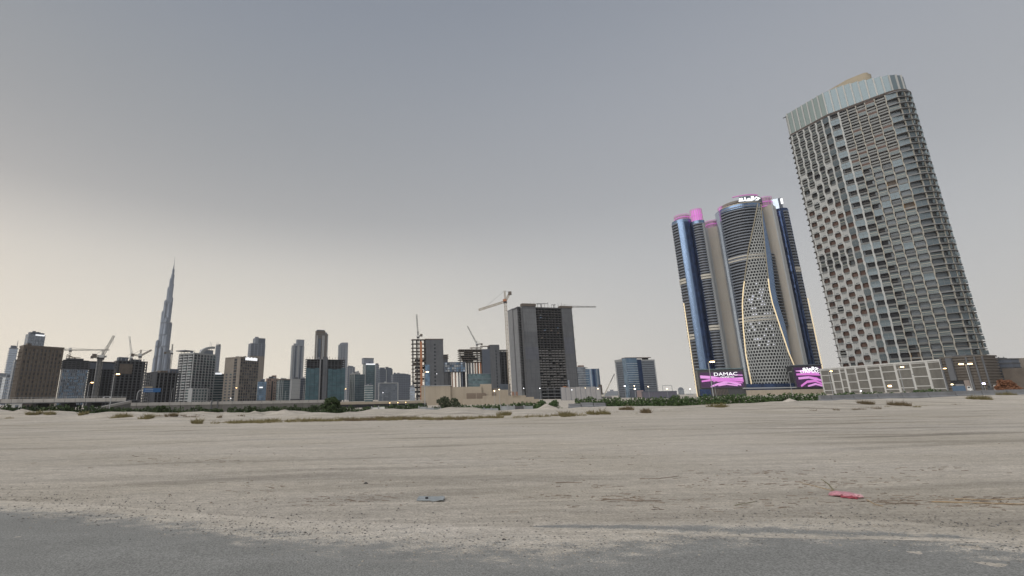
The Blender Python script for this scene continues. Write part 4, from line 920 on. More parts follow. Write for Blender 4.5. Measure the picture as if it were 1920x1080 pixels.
def round_towers():
    rnd = random.Random(21)
    # central tower -----------------------------------------------------
    c = Cyl('round_tower', 'broad round tower with honeycomb screen framed by gold curves', 'tower', 1397, 1502, 383, 700)
    r, H = c.r, c.H; NF = 60; z0 = c.h(722); fh = (H-3-z0)/NF
    yl = [379, 421, 472, 544, 570, 611, 662, 703, 727]; 
    ul = [.90, .74, .535, .31, .25, .195, .155, .16, .165]; ur = [.94, .89, .845, .785, .79, .84, .905, .99, .995]
    zl = [c.h(y) for y in yl]; order = list(range(len(zl)))[::-1]
    zi = [zl[k] for k in order]; uli = [ul[k] for k in order]; uri = [ur[k] for k in order]
    UL = lambda z: interp(zi, uli, z); UR = lambda z: min(.985, interp(zi, uri, z))
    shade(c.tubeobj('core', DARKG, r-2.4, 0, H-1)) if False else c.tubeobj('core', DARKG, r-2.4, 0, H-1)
    c.ab('glass_strip', G_SKY, r-2.2, r, .0, .13, z0, H, 8); c.ab('top_band', G_NAVY2, r-2.2, r+.05, .1301, .92, H-5.5, H, 24)
    c.ab('rear_wall', G_NAVY, r-2.3, r-.2, 1.0, 1.0, 0, H, 1) if False else None
    MB().arcbox(r-2.3, r-.2, math.pi/2, 3*math.pi/2, 0, H, 24).obj('rear_wall', G_NAVY, c.root)
    bands = (c.h(486), c.h(480), c.h(601), c.h(595))
    for k in range(NF):
        z = z0+k*fh; u1 = UL(z+fh*.5)
        if u1 > .155: c.ab('balcony', BALC2, r-2.35, r+.35, .13, u1, z+fh*.62, z+fh, max(3, int((u1-.13)*22)))
        u2 = UR(z+fh*.5)+.012
        if u2 < .93: 
            c.ab('glass_bay', G_NAVY2, r-2.2, r+.02, u2, min(.95, u2+.10), z, z+fh*.98, 3)
            if u2+.1 < .955: c.ab('end_balcony', BALC2, r-2.2, r+.9, u2+.1, .995, z+fh*.6, z+fh*.85, 3)
    for z in bands: c.ab('mechanical_band', BAND, r-2.2, r+.5, .13, UL(z), z, z+1.6, 14)
    # honeycomb screen: floor beams with staggered uprights
    mb = MB(); P = 3.0
    row = fh
    for k in range(NF):
        z = z0+k*row; a0, a1 = c.th(UL(z+row/2)+.006), c.th(UR(z+row/2)-.006)
        if a1-a0 < .03: continue
        mb.arcbox(r-.7, r+.25, a0, a1, z-row*.14, z+row*.14, max(2, int((a1-a0)/.12)))
        step = P/r; i0 = math.ceil((a0)/step-(.5 if k % 2 else 0))
        a = (i0+(.5 if k % 2 else 0))*step
        while a < a1:
            w = .42/r
            mb.arcbox(r-.7, r+.2, a-w, a+w, z+row*.14, z+row*.86, 1); a += step
    s = mb.obj('lattice_screen', HEXC, c.root); s['kind'] = 'stuff'
    for z in bands[:2]+bands[2:]: c.ab('screen_band', BAND, r-.8, r+.45, UL(z)+.01, UR(z)-.01, z, z+1.3, 10)
    for _ in range(46):
        k = rnd.choice(list(range(12, 34))); z = z0+k*row; a0, a1 = c.th(UL(z)), c.th(UR(z)); step = P/r
        i = rnd.randint(int(a0/step)+2, max(int(a0/step)+3, int(a1/step)-2)); a = (i+(.5 if not k % 2 else 0))*step
        if a0+.06 < a < a1-.06: MB().arcbox(r-1.2, r-.9, a-.8/r, a+.5/r, z+row*.35, z+row*.8, 1).obj('lit_window', mat('lit_window_cool', (.6, .6, .65), .5, emit=(.80, .82, .92), es=.55), c.root)
    # gold edge curves
    for U, nm in ((UL, 'gold_edge'), (UR, 'gold_edge')):
        for seg, mtl in ((0, GOLD), (1, GOLD_D)):
            e = MB(); zs = edges(z0-2, H*.58, 26) if seg == 0 else edges(H*.58, H-2, 22)
            for za, zb in zip(zs, zs[1:]):
                a, b = c.th(U(za)), c.th(U(zb)); R_ = r+.5
                e.tube((R_*math.sin(a), -R_*math.cos(a), za), (R_*math.sin(b), -R_*math.cos(b), zb), .62 if seg == 0 else .6, n=5, caps=False)
            e.obj(nm, mtl, c.root)
    c.ab('parapet', GOLD_D, r-1.5, r+.35, .16, .95, H, H+1.1, 20)
    # crown: pink ring at the back left, helipad disc, sign
    crown(c, H+.5, c.h(371), r*.42, PINK, -r*.42, r*.1)
    MB().tube((-r*.05, 0, H+6), (-r*.05, 0, H+8.5), r*.6, r*.66, 28).obj('roof_disc', SHAFT, c.root); MB().tube((-r*.05, 0, H), (-r*.05, 0, H+6), r*.2, r*.2, 16).obj('disc_stem', SLATE, c.root)
    c.ab('sign_wall', SLATE, r-2.4, r-.6, .55, .99, H+.5, c.h(370.5), 12); c.ab('sign_rim', PINK_S, r-2.6, r-.3, .42, .93, c.h(368.5), c.h(367.5), 12)
    sg = MB(); Z = H+3.5
    strokes = [[(-9.6, 1), (-10.4, 3.8), (-7.2, 3.9), (-8.8, 1.6), (-5.6, .9), (-11.4, .5)], [(-4.6, 5.2), (-4.2, .8), (-2.2, .6)], [(-2.2, .6), (-1.6, 3.0), (.4, 3.2), (.8, 1.0), (-2.2, .6), (2.6, .6)], [(2.6, 6), (2.8, .6)], [(4.2, 6.0), (4.4, .8)], [(6.2, .8), (8.6, .8), (9.6, 3.0), (7.2, 4.8), (6.0, 3.0)], [(9.6, 3.0), (11, 2.6)]]
    th0 = c.th(.74)
    for st in strokes: stroke(sg, [(x*1.12, zz) for x, zz in st], .82)
    so = sg.obj('sign_lettering', LIT_W, c.root, ((r+.2)*math.sin(th0), -(r+.2)*math.cos(th0), Z-1.5), th0)
    # left pair -----------------------------------------------------------
    def lobe(name, label, xL, xR, yt, D, glass_u, balc, dark_u=None, gold=None, ybase=700, nf=56, mtl=G_NAVY2):
        t = Cyl(name, label, 'tower', xL, xR, yt, D); r, H = t.r, t.H
        t.tubeobj('core', DARKG, r-1.2, 0, H-.5); zb = t.h(ybase); fh = (H-4-zb)/nf
        MB().arcbox(r-1.1, r, math.pi/2, 3*math.pi/2, 0, H, 18).obj('rear_wall', G_NAVY, t.root)
        for (u0, u1, mm) in glass_u: t.ab('glass_strip', mm, r-1.1, r, u0, u1, 0, H, 10)
        t.ab('top_band', G_NAVY2 if mtl is G_NAVY2 else G_NAVY, r-1.0, r+.06, .03, .97, H-4, H, 16)
        for (u0, u1, out) in balc:
            for k in range(nf):
                z = zb+k*fh; big = k in (int(nf*.62), int(nf*.62)+1, int(nf*.28), int(nf*.28)+1)
                t.ab('balcony', BAND if big else BALC2, r-1.0, r+out+(.3 if big else 0), u0, u1, z+fh*(.3 if big else .58), z+fh*(1.02 if big else .98), 6)
        if gold:
            u, ya, yb = gold; e = MB(); a = t.th(u)
            e.tube(((r+1)*math.sin(a), -(r+1)*math.cos(a), t.h(ya)), ((r+1)*math.sin(a), -(r+1)*math.cos(a), t.h(yb)), .55, n=6); e.obj('gold_edge', GOLD, t.root)
        return t
    a = lobe('round_tower', 'slim round tower of smooth blue glass at the cluster edge', 1306, 1348, 411, 690, [(.30, .62, G_NAVY2), (.62, 1.0, G_NAVY)], [(0.0, .30, .7)], gold=(.06, 745, 565), ybase=725)  # pale left and navy right tints stand in for the reflected sky
    crown(a, a.H, a.h(401), a.r*.78, PINK_S, a.r*.1, 0)
    b = lobe('round_tower', 'slim round tower banded with grey balconies, tall pink crown', 1345, 1374, 413, 686, [(.82, 1.0, SHAFT2), (0, .16, G_NAVY)], [(.16, .82, .5)], ybase=700)
    crown(b, b.H, b.h(391), b.r*.86, PINK, 0, 0)
    s = Bld('tower_shaft', 'plain beige service shaft between slim and broad round towers', 'tower', 1370, 1370, 1400, 430, 706, -16)
    s.body(SHAFT); s.bx('grey_side', SHAFT2, -.3, s.W*.27, -.3, s.D, 0, s.H); s.ring('panel_joint', SHAFT2, edges(20, s.H, 14), .25, .06); 
    cc = type('o', (), {})(); cc.root = s.root
    crown(cc, s.H, s.h(417), 7.5, PINK_S, s.W*.45, 8)
    s = Bld('tower_shaft', 'plain beige service shaft right of the broad round tower', 'tower', 1488, 1488, 1519, 391, 700, -14)
    s.body(SHAFT); s.bx('end_wall', SHAFT2, s.W-1, s.W+.3, -.3, s.D, 0, s.H); s.ring('panel_joint', SHAFT2, edges(20, s.H, 14), .25, .06)
    cc = type('o', (), {})(); cc.root = s.root
    crown(cc, s.H, s.h(374), 9.0, PINK_S, s.W*.35, 8)
    d = lobe('round_tower', 'dark navy round tower with a pale glass box on top', 1513, 1550, 391, 742, [(0.0, .30, DARKG), (.30, .70, G_NAVY)], [(.70, .97, .6)], gold=(.985, 740, 560), ybase=708, mtl=G_NAVY)  # navy tint holds the darker sky that this glass would mirror
    bx0 = MB().box(-d.r*.95, d.r*.1, -d.r*.8, d.r*.3, d.H, d.h(372)).obj('glass_box', G_SKY, d.root)
    MB().box(d.r*.1, d.r*.5, -d.r*.6, d.r*.4, d.H, d.h(371)).obj('lift_house', SLATE, d.root); MB().box(d.r*.36, d.r*.62, -d.r*.75, -d.r*.61, d.h(383), d.h(373)).obj('lit_sign', LIT_W, d.root)
    # podium with the two light screens -----------------------------------
    p = Bld('tower_podium', 'dark curved podium under the round towers', 'building', 1311, 1314, 1556, 694, 640, 3)
    wx = lambda x: p.W*(x-1314)/(1556-1314)
    zt = p.h(693)
    p.bx('left_block', mat('podium_dark', (.045, .047, .052), .5, var=.2, scale=.2), 0, wx(1408), 3, 40, 0, p.h(694)); p.bx('right_block', MATS['podium_dark'], wx(1499), wx(1552), 3, 40, 0, p.h(692))
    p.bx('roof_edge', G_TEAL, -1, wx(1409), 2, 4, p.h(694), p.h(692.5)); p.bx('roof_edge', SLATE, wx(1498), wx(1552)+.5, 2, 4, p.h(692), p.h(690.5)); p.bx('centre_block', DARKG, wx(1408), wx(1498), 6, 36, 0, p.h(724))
    for i in range(12): p.bx('louvre_fin', BROWN, wx(1336+i*3.0), wx(1337.3+i*3.0), 2.2, 3, 2, p.h(729))
    cn = MB(); 
    for i in range(10):
        aa, ab_ = math.pi/2*i/10, math.pi/2*(i+1)/10
    p.bx('ground_glass', G_NAVY, wx(1312), wx(1336), 1.5, 3, 0, p.h(730)); p.bx('canopy_edge', PALE, wx(1400), wx(1500), 1, 2.2, p.h(730.5), p.h(728.5)); p.bx('ramp_wall', BEIGE, wx(1404), wx(1556), -6, -4, 0, p.h(733)); p.bx('ground_glass', G_NAVY, wx(1408), wx(1498), 2.4, 5, 0, p.h(722))
    p.bx('stall', mat('cream_lit', (.5, .5, .36), .6, emit=(.8, .8, .5), es=.25), wx(1405), wx(1420), -3.8, -2, 0, p.h(736))
    def led(name, label, x0, x1, ya, yb, waves, txts):
        # a video wall: dark panel, glowing pink ribbons, white lettering
        o = thing(name, label, 'sign', p.root.location+Vector((0, 0, 0)), p.root.rotation_euler.z)
        X0, X1, Z0, Z1 = wx(x0), wx(x1), p.h(yb), p.h(ya)
        MB().box(X0, X1, 1.2, 2.0, Z0, Z1).obj('panel', mat('screen_dark', (.02, .012, .03), .4, emit=(.10, .02, .12), es=.35), o)
        MB().box(X0-.4, X1+.4, 1.4, 2.1, Z0-.5, Z0).obj('panel_frame', STEEL_D, o)
        for w in waves:
            mb = MB(); pts = w['p']; n = 18
            for i in range(n):
                def pt(t):
                    k = t*(len(pts)-1); j = min(int(k), len(pts)-2); q = smooth(k-j)
                    return [pts[j][m_]*(1-q)+pts[j+1][m_]*q for m_ in range(3)]
                q0, q1 = pt(i/n), pt((i+1)/n)
                fx = lambda v: X0+(X1-X0)*v; fz = lambda v: Z0+(Z1-Z0)*max(0.01, min(.99, v))
                mb.quad((fx(q0[0]), 1.12, fz(q0[1]-q0[2])), (fx(q1[0]), 1.12, fz(q1[1]-q1[2])), (fx(q1[0]), 1.12, fz(q1[1]+q1[2])), (fx(q0[0]), 1.12, fz(q0[1]+q0[2])))
            mb.obj('light_ribbon', PINK if w.get('s') else mat('pink_ribbon_pale', (.5, .25, .5), .5, emit=(.70, .28, .72), es=.6), o)
        for tx, cx, cy, hh in txts:
            me = text_mesh(tx, (Z1-Z0)*hh*1.4, .25) if tx else None
            if me is None: continue
            me.materials.append(LIT_W); t = put('lettering', me, o, (X0+(X1-X0)*cx, .8, Z0+(Z1-Z0)*cy)); t.rotation_euler = (math.pi/2, 0, 0)
            t.scale = (1.22, 1, 1)
        return o, X0, X1, Z0, Z1
    led('video_wall', 'wide pink rippling video wall with white lettering', 1318, 1404, 699, 727,
        [dict(p=[(.0, .72, .10), (.3, .66, .09), (.6, .50, .08), (1, .58, .05)]), dict(p=[(.02, .42, .05), (.3, .52, .08), (.6, .55, .09), (1, .42, .09)], s=1), dict(p=[(.22, .06, .05), (.4, .22, .07), (.65, .36, .07), (.93, .14, .06)]), dict(p=[(.4, .12, .04), (.6, .2, .05), (.85, .1, .04)]), dict(p=[(.3, .40, .03), (.6, .42, .05), (.97, .26, .03)], s=1), dict(p=[(.7, .80, .02), (1, .76, .03)])],
        [('DAMAC', .61, .76, .225), ('PROPERTIES', .64, .62, .085)])
    o, X0, X1, Z0, Z1 = led('video_wall', 'tall pink rippling video wall with stacked white lettering', 1502, 1549, 695, 729,
        [dict(p=[(.05, .82, .02), (.4, .80, .06), (.9, .66, .04)]), dict(p=[(.05, .64, .05), (.5, .66, .07), (.95, .58, .03)], s=1), dict(p=[(.1, .44, .06), (.5, .48, .06), (.98, .30, .05)]), dict(p=[(.14, .04, .05), (.4, .26, .06), (.7, .3, .06), (.98, .12, .05)], s=1), dict(p=[(.4, .04, .04), (.7, .14, .05), (.95, .04, .04)]), dict(p=[(.5, .5, .04), (.8, .42, .04), (1, .2, .03)], s=1)],
        [('DAMAC', .60, .70, .14)])
    sg = MB()
    for st in strokes: stroke(sg, [(x*.62, zz*.62) for x, zz in st], .5)
    sg.obj('lettering', LIT_W, o, (X0+(X1-X0)*.62, .8, Z0+(Z1-Z0)*.83))
    for oo in (o,): pass
round_towers()
# ---- the big checkerboard tower on the right
RIB = mat('rib_white', (.43, .437, .428), .75, var=.06, scale=.3, stain=.08)
RIB_Y = mat('rib_cream', (.36, .34, .295), .75, var=.06, scale=.3, stain=.08)
PANEL_W = mat('panel_pale', (.375, .385, .38), .6, var=.06, scale=.25)
WOOD = mat('loggia_brown', (.10, .056, .042), .7, var=.3, scale=.3)
G_LOG = glass('glass_loggia', (.085, .098, .11), .25, .35, .35, (40, 40, 3.5))
WOOD2 = mat('loggia_grey_brown', (.105, .092, .08), .7, var=.3, scale=.3)
RAILG2 = mat('rail_dark_grey', (.125, .13, .128), .35, var=.15, scale=.3)
RAILG = mat('rail_glass_grey', (.17, .178, .175), .3, var=.1, scale=.3)
SLABC = mat('slab_edge_grey', (.17, .17, .17), .8)
RED = mat('cornice_brown', (.075, .058, .05), .8, var=.5, scale=.5)
G_PANE = glass('glass_blue_grey', (.105, .135, .152), .2, .4, .15, (40, 40, 3.5))
G_GREEN = glass('glass_green_grey', (.075, .095, .10), .2, .4, .2, (40, 40, 3.5))
G_CROWN = glass('glass_crown', (.25, .305, .295), .3, .25, .08, (40, 40, 40)); G_CROWN2 = glass('glass_crown_blue', (.16, .205, .225), .25, .35, .12, (40, 40, 40))
AMBER = mat('amber_lit_room', (.4, .25, .1), .6, emit=(.9, .5, .16), es=.38)
def checker_tower():
    rnd = random.Random(31)
    P0, P1, P2 = Vector((386.2, 431.0)), Vector((395.5, 396.4)), Vector((420.2, 365.3))
    root_c = Vector((408, 398)); root = thing('checkered_tower', 'huge tower of staggered brown loggias and wavy white ribs, glass crown', 'tower', (root_c.x, root_c.y, -3))
    # outline: left return, left face, right face, rounded end
    path = []
    n_in = Vector((.7826, .6225)); rad = 14.3; cen = P2+n_in*rad
    path += [P0+Vector((9, 9)), P0+Vector((2.5, 4.5)), P0, P1, P2]
    a_start = math.atan2(P2.y-cen.y, P2.x-cen.x)
    arc = [cen+Vector((math.cos(a_start+R(8+q)), math.sin(a_start+R(8+q))))*rad for q in range(0, 150, 12)]
    path += arc
    back = [arc[-1]+Vector((-20, 24)), P0+Vector((9, 9))+Vector((8, 8))]
    path = [p-root_c for p in path]; back = [p-root_c for p in back]
    zb = zat(1640, 683, 560)+3-3; zt = zat(1560, 212, 556)+3
    NK = 42; ch = (zt-zb)/NK
    # inner core
    cm = Vector((sum(p.x for p in path+back)/len(path+back), sum(p.y for p in path+back)/len(path+back)))
    inner = []
    for p in path+back:
        d = (cm-p); inner.append(tuple(p+d.normalized()*3.2))
    MB().prism(inner, 0, zt).obj('core', VOIDM, root)
    # bays
    bays = []
    def split(a, b, widths):
        L = (b-a).length; s = sum(widths); t = 0
        for w in widths: q0 = a.lerp(b, t/s); t += w; bays.append((q0, a.lerp(b, t/s)))
    p0, p1, p2 = path[2], path[3], path[4]
    split(path[1], p0, [1]); nL0 = len(bays)
    split(p0, p1, [1, 1, 1, 1, 1, 1.05]); nL = len(bays)
    split(p1, p2, [1.05, .9, .9, .9, .95, 1.0]); nR = len(bays)
    ap = path[5:]
    cur = p2
    for q in (ap[2], ap[4], ap[6], ap[8], ap[10]): bays.append((cur, q)); cur = q
    G = {}
    def cell(kind, w, var):
        k = (kind, round(w, 2), var)
        if k in G: return G[k]
        h, wd = ch, w; mb = MB(); m = .42
        if kind == 'loggia':
            # open box: back, sides, soffit coloured dark as if in shade, floor, parapet
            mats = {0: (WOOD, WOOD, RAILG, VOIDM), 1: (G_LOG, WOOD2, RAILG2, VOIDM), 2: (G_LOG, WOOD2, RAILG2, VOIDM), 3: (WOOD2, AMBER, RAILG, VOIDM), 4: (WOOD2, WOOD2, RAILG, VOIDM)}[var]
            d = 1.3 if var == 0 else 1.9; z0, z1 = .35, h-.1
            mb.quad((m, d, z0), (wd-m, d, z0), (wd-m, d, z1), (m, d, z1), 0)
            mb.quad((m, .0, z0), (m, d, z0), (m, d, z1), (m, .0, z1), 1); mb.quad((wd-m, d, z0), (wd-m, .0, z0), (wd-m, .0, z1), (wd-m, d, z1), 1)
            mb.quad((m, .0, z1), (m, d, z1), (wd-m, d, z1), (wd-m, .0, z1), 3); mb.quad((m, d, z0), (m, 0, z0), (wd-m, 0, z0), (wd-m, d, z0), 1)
            mb.box(m+.05, wd-m-.05, .05, .18, z0, z0+h*.20, 2)
            if var in (2, 4): mb.box(m, wd-m, .1, .45, h*.5-.12, h*.5+.22, 2 if var != 2 else 1); 
            if var == 4: mb.box(m, wd-m, .05, .2, h*.5+.2, h*.5+1.2, 2)
        else:
            mats = {0: (PANEL_W, G_PANE, VOIDM), 1: (G_PANE, SLABC, VOIDM), 2: (G_GREEN, RIB_Y, VOIDM), 3: (RAILG, G_GREEN, WOOD)}[var]
            mb.box(m, wd-m, .12, .4, .3, h-.05, 0)
            if var == 0: mb.box(wd*.35, wd*.75, .05, .14, h*.15, h*.24, 1); mb.box(wd*.52, wd*.57, .05, .14, h*.86, h*.98, 2)
            if var == 1: mb.box(m, wd-m, .04, .14, h*.49, h*.52, 1); mb.box(wd*.49, wd*.51, .05, .14, .3, h-.05, 1)
            if var == 2: mb.box(m, wd-m, .02, .16, h*.46, h*.54, 1); mb.box(m, wd-m, .02, .16, h*.2, h*.23, 1); mb.box(m, wd-m, .06, .15, h*.78, h-.06, 2)
            if var == 3: mb.box(m, wd-m, -.05, .15, h*.42, h*.55, 0); mb.box(m, wd-m, .04, .16, h*.62, h*.95, 2); mb.box(m, wd-m, .04, .16, h*.12, h*.4, 1)
        me = mb.mesh(kind, *mats); G[k] = me; return me
    for j, (a, b) in enumerate(bays):
        d = b-a; w = d.length; rz = math.atan2(d.y, d.x)
        for k in range(NK):
            f = k/NK; z = zb+k*ch; par = (j+k) % 2
            face = 'L' if j < nL-1 else 'C' if j in (nL-1, nL) else 'R' if j < nR else 'A'
            if face == 'L':
                if f > .80: kind, var = ('loggia', 4) if par else ('glazed_panel', 2)
                elif f > .62: kind, var = ('loggia', 1 if rnd.random() < .6 else 4) if par else ('glazed_panel', 2 if rnd.random() < .6 else 0)
                else:
                    q = rnd.random(); kind, var = ('loggia', 0 if q < .86 else 4) if par else ('glazed_panel', 0 if q < .9 else 2)
                    if .36 < f < .45: var = 1 if par else 2
            elif face == 'C':
                kind, var = ('glazed_panel', 1) if par else ('loggia', (0 if j == nL-1 else 1) if f < .6 else 2)
            elif face == 'R':
                if f > .72: kind, var = ('loggia', 4) if (par or rnd.random() < .6) else ('glazed_panel', 3)
                else: kind, var = ('loggia', rnd.choice((1, 1, 1, 2))) if par else ('glazed_panel', 2 if rnd.random() < .85 else 1)
            else: kind, var = ('loggia', rnd.choice((1, 2, 1))) if par else ('glazed_panel', rnd.choice((1, 1, 2)))
            if (j, k) in ((nL+4, 27), (nL+2, 1), (nL+5, 23)): kind, var = 'loggia', 3
            put(kind, cell(kind, w, var), root, (a.x, a.y, z), rz)
    # wavy ribs between bays
    for j, (a, b) in enumerate(bays + [(bays[-1][1], bays[-1][1]+(bays[-1][1]-bays[-1][0]))]):
        d = (b-a).normalized(); nrm = Vector((d.y, -d.x)); mb = MB(); steps = NK*4
        wL = (b-a).length; amp = .13*wL if j < nL-1 else .04*wL if j <= nL+1 else .035*wL
        wide = .80 if j < nL-1 else .72 if j <= nL+1 else .40
        prev = None
        for i in range(steps+1):
            z = zb+ch*i/4; ph = math.pi*(i/4)+math.pi*j
            off = amp*math.sin(ph); wd = wide+.16*math.cos(2*ph)
            o = .30+.14*math.sin(ph+.6)
            ps = []
            for (u, q) in ((off*.55-wd, -.35), (off*.55-wd*.8, o), (off*.55+wd*.8, o), (off*.55+wd, -.35)):
                pt = a+d*u+nrm*q; ps.append((pt.x, pt.y, z))
            if prev:
                for e in range(3): mb.quad(prev[e], prev[e+1], ps[e+1], ps[e])
            prev = ps
        mb.obj('rib', RIB if j <= nL+1 else RIB_Y, root)
    # floor plates whose tips stick out at both ends
    full = path+back
    for k in range(NK+1):
        z = zb+k*ch; ring = []
        for i, p in enumerate(full):
            o = 1.75 if i in (1, 2) else -.25 if i in (3, 4) else 1.5 if 6 <= i <= 18 and k % 1 == 0 else .2
            if i == 2: o = 1.5
            ring.append(tuple(p+(p-cm).normalized()*o))
        MB().prism(ring, z-.16, z+.26).obj('floor_plate', SLABC if k % 2 else BALC, root)
    for k in range(NK):
        z = zb+(k+.5)*ch
        for i in range(8, 14):
            p = full[i]; q = full[i+1] if i+1 < len(full) else p
            dd = (p-cm).normalized()
            if (i+k) % 2: MB().box(-.15, .15, -.1, 1.3, -ch*.25, ch*.3).obj('balcony_fin', G_PANE, root, (p.x+dd.x*.2, p.y+dd.y*.2, z), math.atan2(dd.y, dd.x)-math.pi/2)
    MB().prism([tuple(p+(p-cm).normalized()*.5) for p in full], zt+.26, zt+2.2).obj('dark_cornice', RED, root)
    # glass crown of tall panes between white mullions
    zc = zat(1478, 214, 575)+3
    z1 = [zc]*len(full)
    def crown_h(t): return zat(1490, 215, 574)+3 + t*4
    run = path[1:]; L = 0; segs = []
    for a, b in zip(run, run[1:]): segs.append((L, a, b)); L += (b-a).length
    def on(s):
        for l, a, b in reversed(segs):
            if s >= l-1e-6:
                d = (b-a); t = min(1, (s-l)/d.length); return a+d*t, d.normalized()
    npn = 20; lim = L*.86
    for i in range(npn):
        s0, s1 = lim*i/npn, lim*(i+1)/npn
        (a, d0), (b, d1) = on(s0), on(s1)
        dd = (b-a); w = dd.length; rz = math.atan2(dd.y, dd.x)
        hh = zt+26-9*smooth((i/npn-.45)/.5)
        ang = MB(); ang.box(.35, w-.05, .4, .7, 2.2, hh-zt); ang.obj('crown_pane', G_CROWN if i < npn*.4 else G_CROWN2, root, (a.x, a.y, zt), rz)
        MB().box(-.5, .5, -.25, .85, 2.2, hh-zt+.4).obj('crown_mullion', RIB, root, (a.x, a.y, zt), rz)
    MB().prism([tuple(p+(cm-p).normalized()*4) for p in full], zt, zt+20).obj('crown_core', G_GREY, root)
    rc = [tuple((p-cm)*.42+cm+Vector((-5, 2))) for p in full]
    MB().prism(rc, zt+20, zt+31).obj('roof_house', mat('roof_tan', (.36, .31, .23), .8, var=.1, scale=.2), root)
    rc = [tuple((p-cm)*.28+cm+Vector((-3, 1))) for p in full]
    MB().prism(rc, zt+31, zt+34).obj('roof_house', MATS['roof_tan'], root)
    a, d = on(0.3); MB().tube((a.x-3, a.y, zt+24), (a.x+1, a.y, zt+26), .5).obj('davit_arm', STEEL_D, root)

    # parking podium -------------------------------------------------------
    D0 = 508; pm = at(1660, D0); az = R(7); dv = Vector((math.sin(az), math.cos(az)))      # runs away to the left
    def along(px):
        h = hdir(px); den = dv.x*h.y-dv.y*h.x; return (h.x*pm.y-h.y*pm.x)/den
    sL, sR = along(1546), along(1777); L = sL-sR
    o = pm.to_2d()+dv*sL
    rz = math.atan2(-dv.y, -dv.x)
    root = thing('parking_podium', 'beige panelled parking podium framed in white under the tall tower', 'building', (o.x, o.y, -3), rz)
    H = zat(1775, 674, (pm.to_2d()+dv*sR).length)+3
    MB().box(0, L, .6, 60, 0, H).obj('body', BEIGE_D, root)
    pxs = [1546, 1557, 1573.5, 1585, 1604, 1625.5, 1652, 1680, 1710, 1741, 1775]
    us = [sL-along(x+9) for x in pxs]; us[0] = 0; us[-1] = L
    pm_ = mat('podium_panel', (.185, .178, .16), .85, var=.12, scale=.4, stain=.18)
    for i, (u0, u1) in enumerate(zip(us, us[1:])):
        z = 0; k = 0; off = (i % 3)*.4
        hs = [H*.22+off*2.5, H*.27, H*.27]; zc_ = 0
        while zc_ < H-1.2:
            hh = hs[k] if k < 3 else H-1.2-zc_
            hh = min(hh, H-1.2-zc_)
            if hh > .8: MB().box(u0+.55, u1-.55, .1, .6, zc_+.3, zc_+hh-.3).obj('panel', pm_, root)
            MB().box(u0+.5, u1-.5, -.12, .3, zc_+hh-.3, zc_+hh+.3).obj('white_rail', WHITEP, root)
            zc_ += hh; k += 1
    for i, u in enumerate(us): MB().box(u-(.85 if i % 2 else .6), u+(.85 if i % 2 else .6), -.25, .4, 0, H-.2).obj('white_post', WHITEP, root)
    MB().box(-.5, L+.5, -.4, 1, H-.6, H+.5).obj('coping', WHITEP, root)
    # louvred car park on its right and the dark blocks beyond
    e0 = pm.to_2d()+dv*sR
    b = Bld('louvred_car_park', 'brown louvred car park block right of the white-framed podium', 'building', 1772, 1776, 1862, 673, 455, -22)
    b.body(CONC_B, inset=.6); zs = edges(2, b.H, 13)
    b.ring('louvre', mat('louvre_tan', (.125, .11, .095), .8, var=.15, scale=.3), zs, .9, .0)
    b.bx('stair_tower', CONC, b.W*.16, b.W*.30, -1.2, 3, b.H*.42, b.H*1.0); b.bx('stair_tower', CONC_L, b.W*.24, b.W*.42, -1.0, 3, 0, b.H*.33); b.bx('stair_tower', mat('wall_pinkish', (.25, .21, .19), .85), b.W*.44, b.W*.56, -.8, 3, 0, b.H*.42); b.bx('dark_opening', VOIDM, b.W*.14, b.W*.54, -.5, 2, b.H*.35, b.H*.41)
    b.fins('f', 'post', CONC, [b.W*.03, b.W*.62, b.W*.8, b.W*.97], .7, .5, 0, b.H); b.bx('upper_block', CONC, b.W*.3, b.W*.62, 1, 12, b.H, b.h(668))
    b = Bld('dark_annex', 'dark stepped building falling away at the right frame edge', 'building', 1852, 1858, 1912, 677, 470, -20)
    b.body(SLATE); b.ring('floor_band', CONC_D, edges(4, b.H, 7), .8, .2); b.bx('roof_step', CONC_D, b.W*.05, b.W*.5, 2, 14, b.H, b.h(672)); b.bx('lower_step', CONC_B, b.W*.7, b.W*1.5, -4, 14, 0, b.h(693)); b.bx('rear_step', SLATE, b.W*.1, b.W*.8, -3, 0, 0, b.h(700))
    for i in range(5): b.bx('roof_rail', STEEL_D, b.W*(.05+.18*i), b.W*(.05+.18*i)+.3, 0, .3, b.H, b.H+2)
checker_tower()
# ---- plant, tanks and masts on the plain roofs
def roof_plant():
    rnd = random.Random(55)
    for b in BLDS:
        if b.name not in ('office_building', 'glass_building', 'residential_tower', 'apartment_block', 'apartment_building', 'glass_tower', 'office_tower', 'netted_building_site') or b.W < 6: continue
        k = b.dist/700
        for i in range(rnd.randint(2, 4)):
            w, d, h = rnd.uniform(2, 4.5)*k, rnd.uniform(2, 4)*k, rnd.uniform(1.8, 3.6)*k; x = rnd.uniform(.5, max(.6, b.W-w-.5)); y = rnd.uniform(1, max(1.1, b.D*.5))
            b.bx('roof_unit', rnd.choice([GREYC, SLATE, PALE, CONC]), x, x+w, y, y+d, b.H+.1, b.H+.9+h)
        for i in range(rnd.randint(0, 2)):
            x = rnd.uniform(1, b.W-1); MB().tube((x, 2, b.H), (x, 2, b.H+rnd.uniform(4, 8)*k), .16*k, .07*k, n=5).obj('roof_mast', STEEL_D, b.root)
roof_plant()

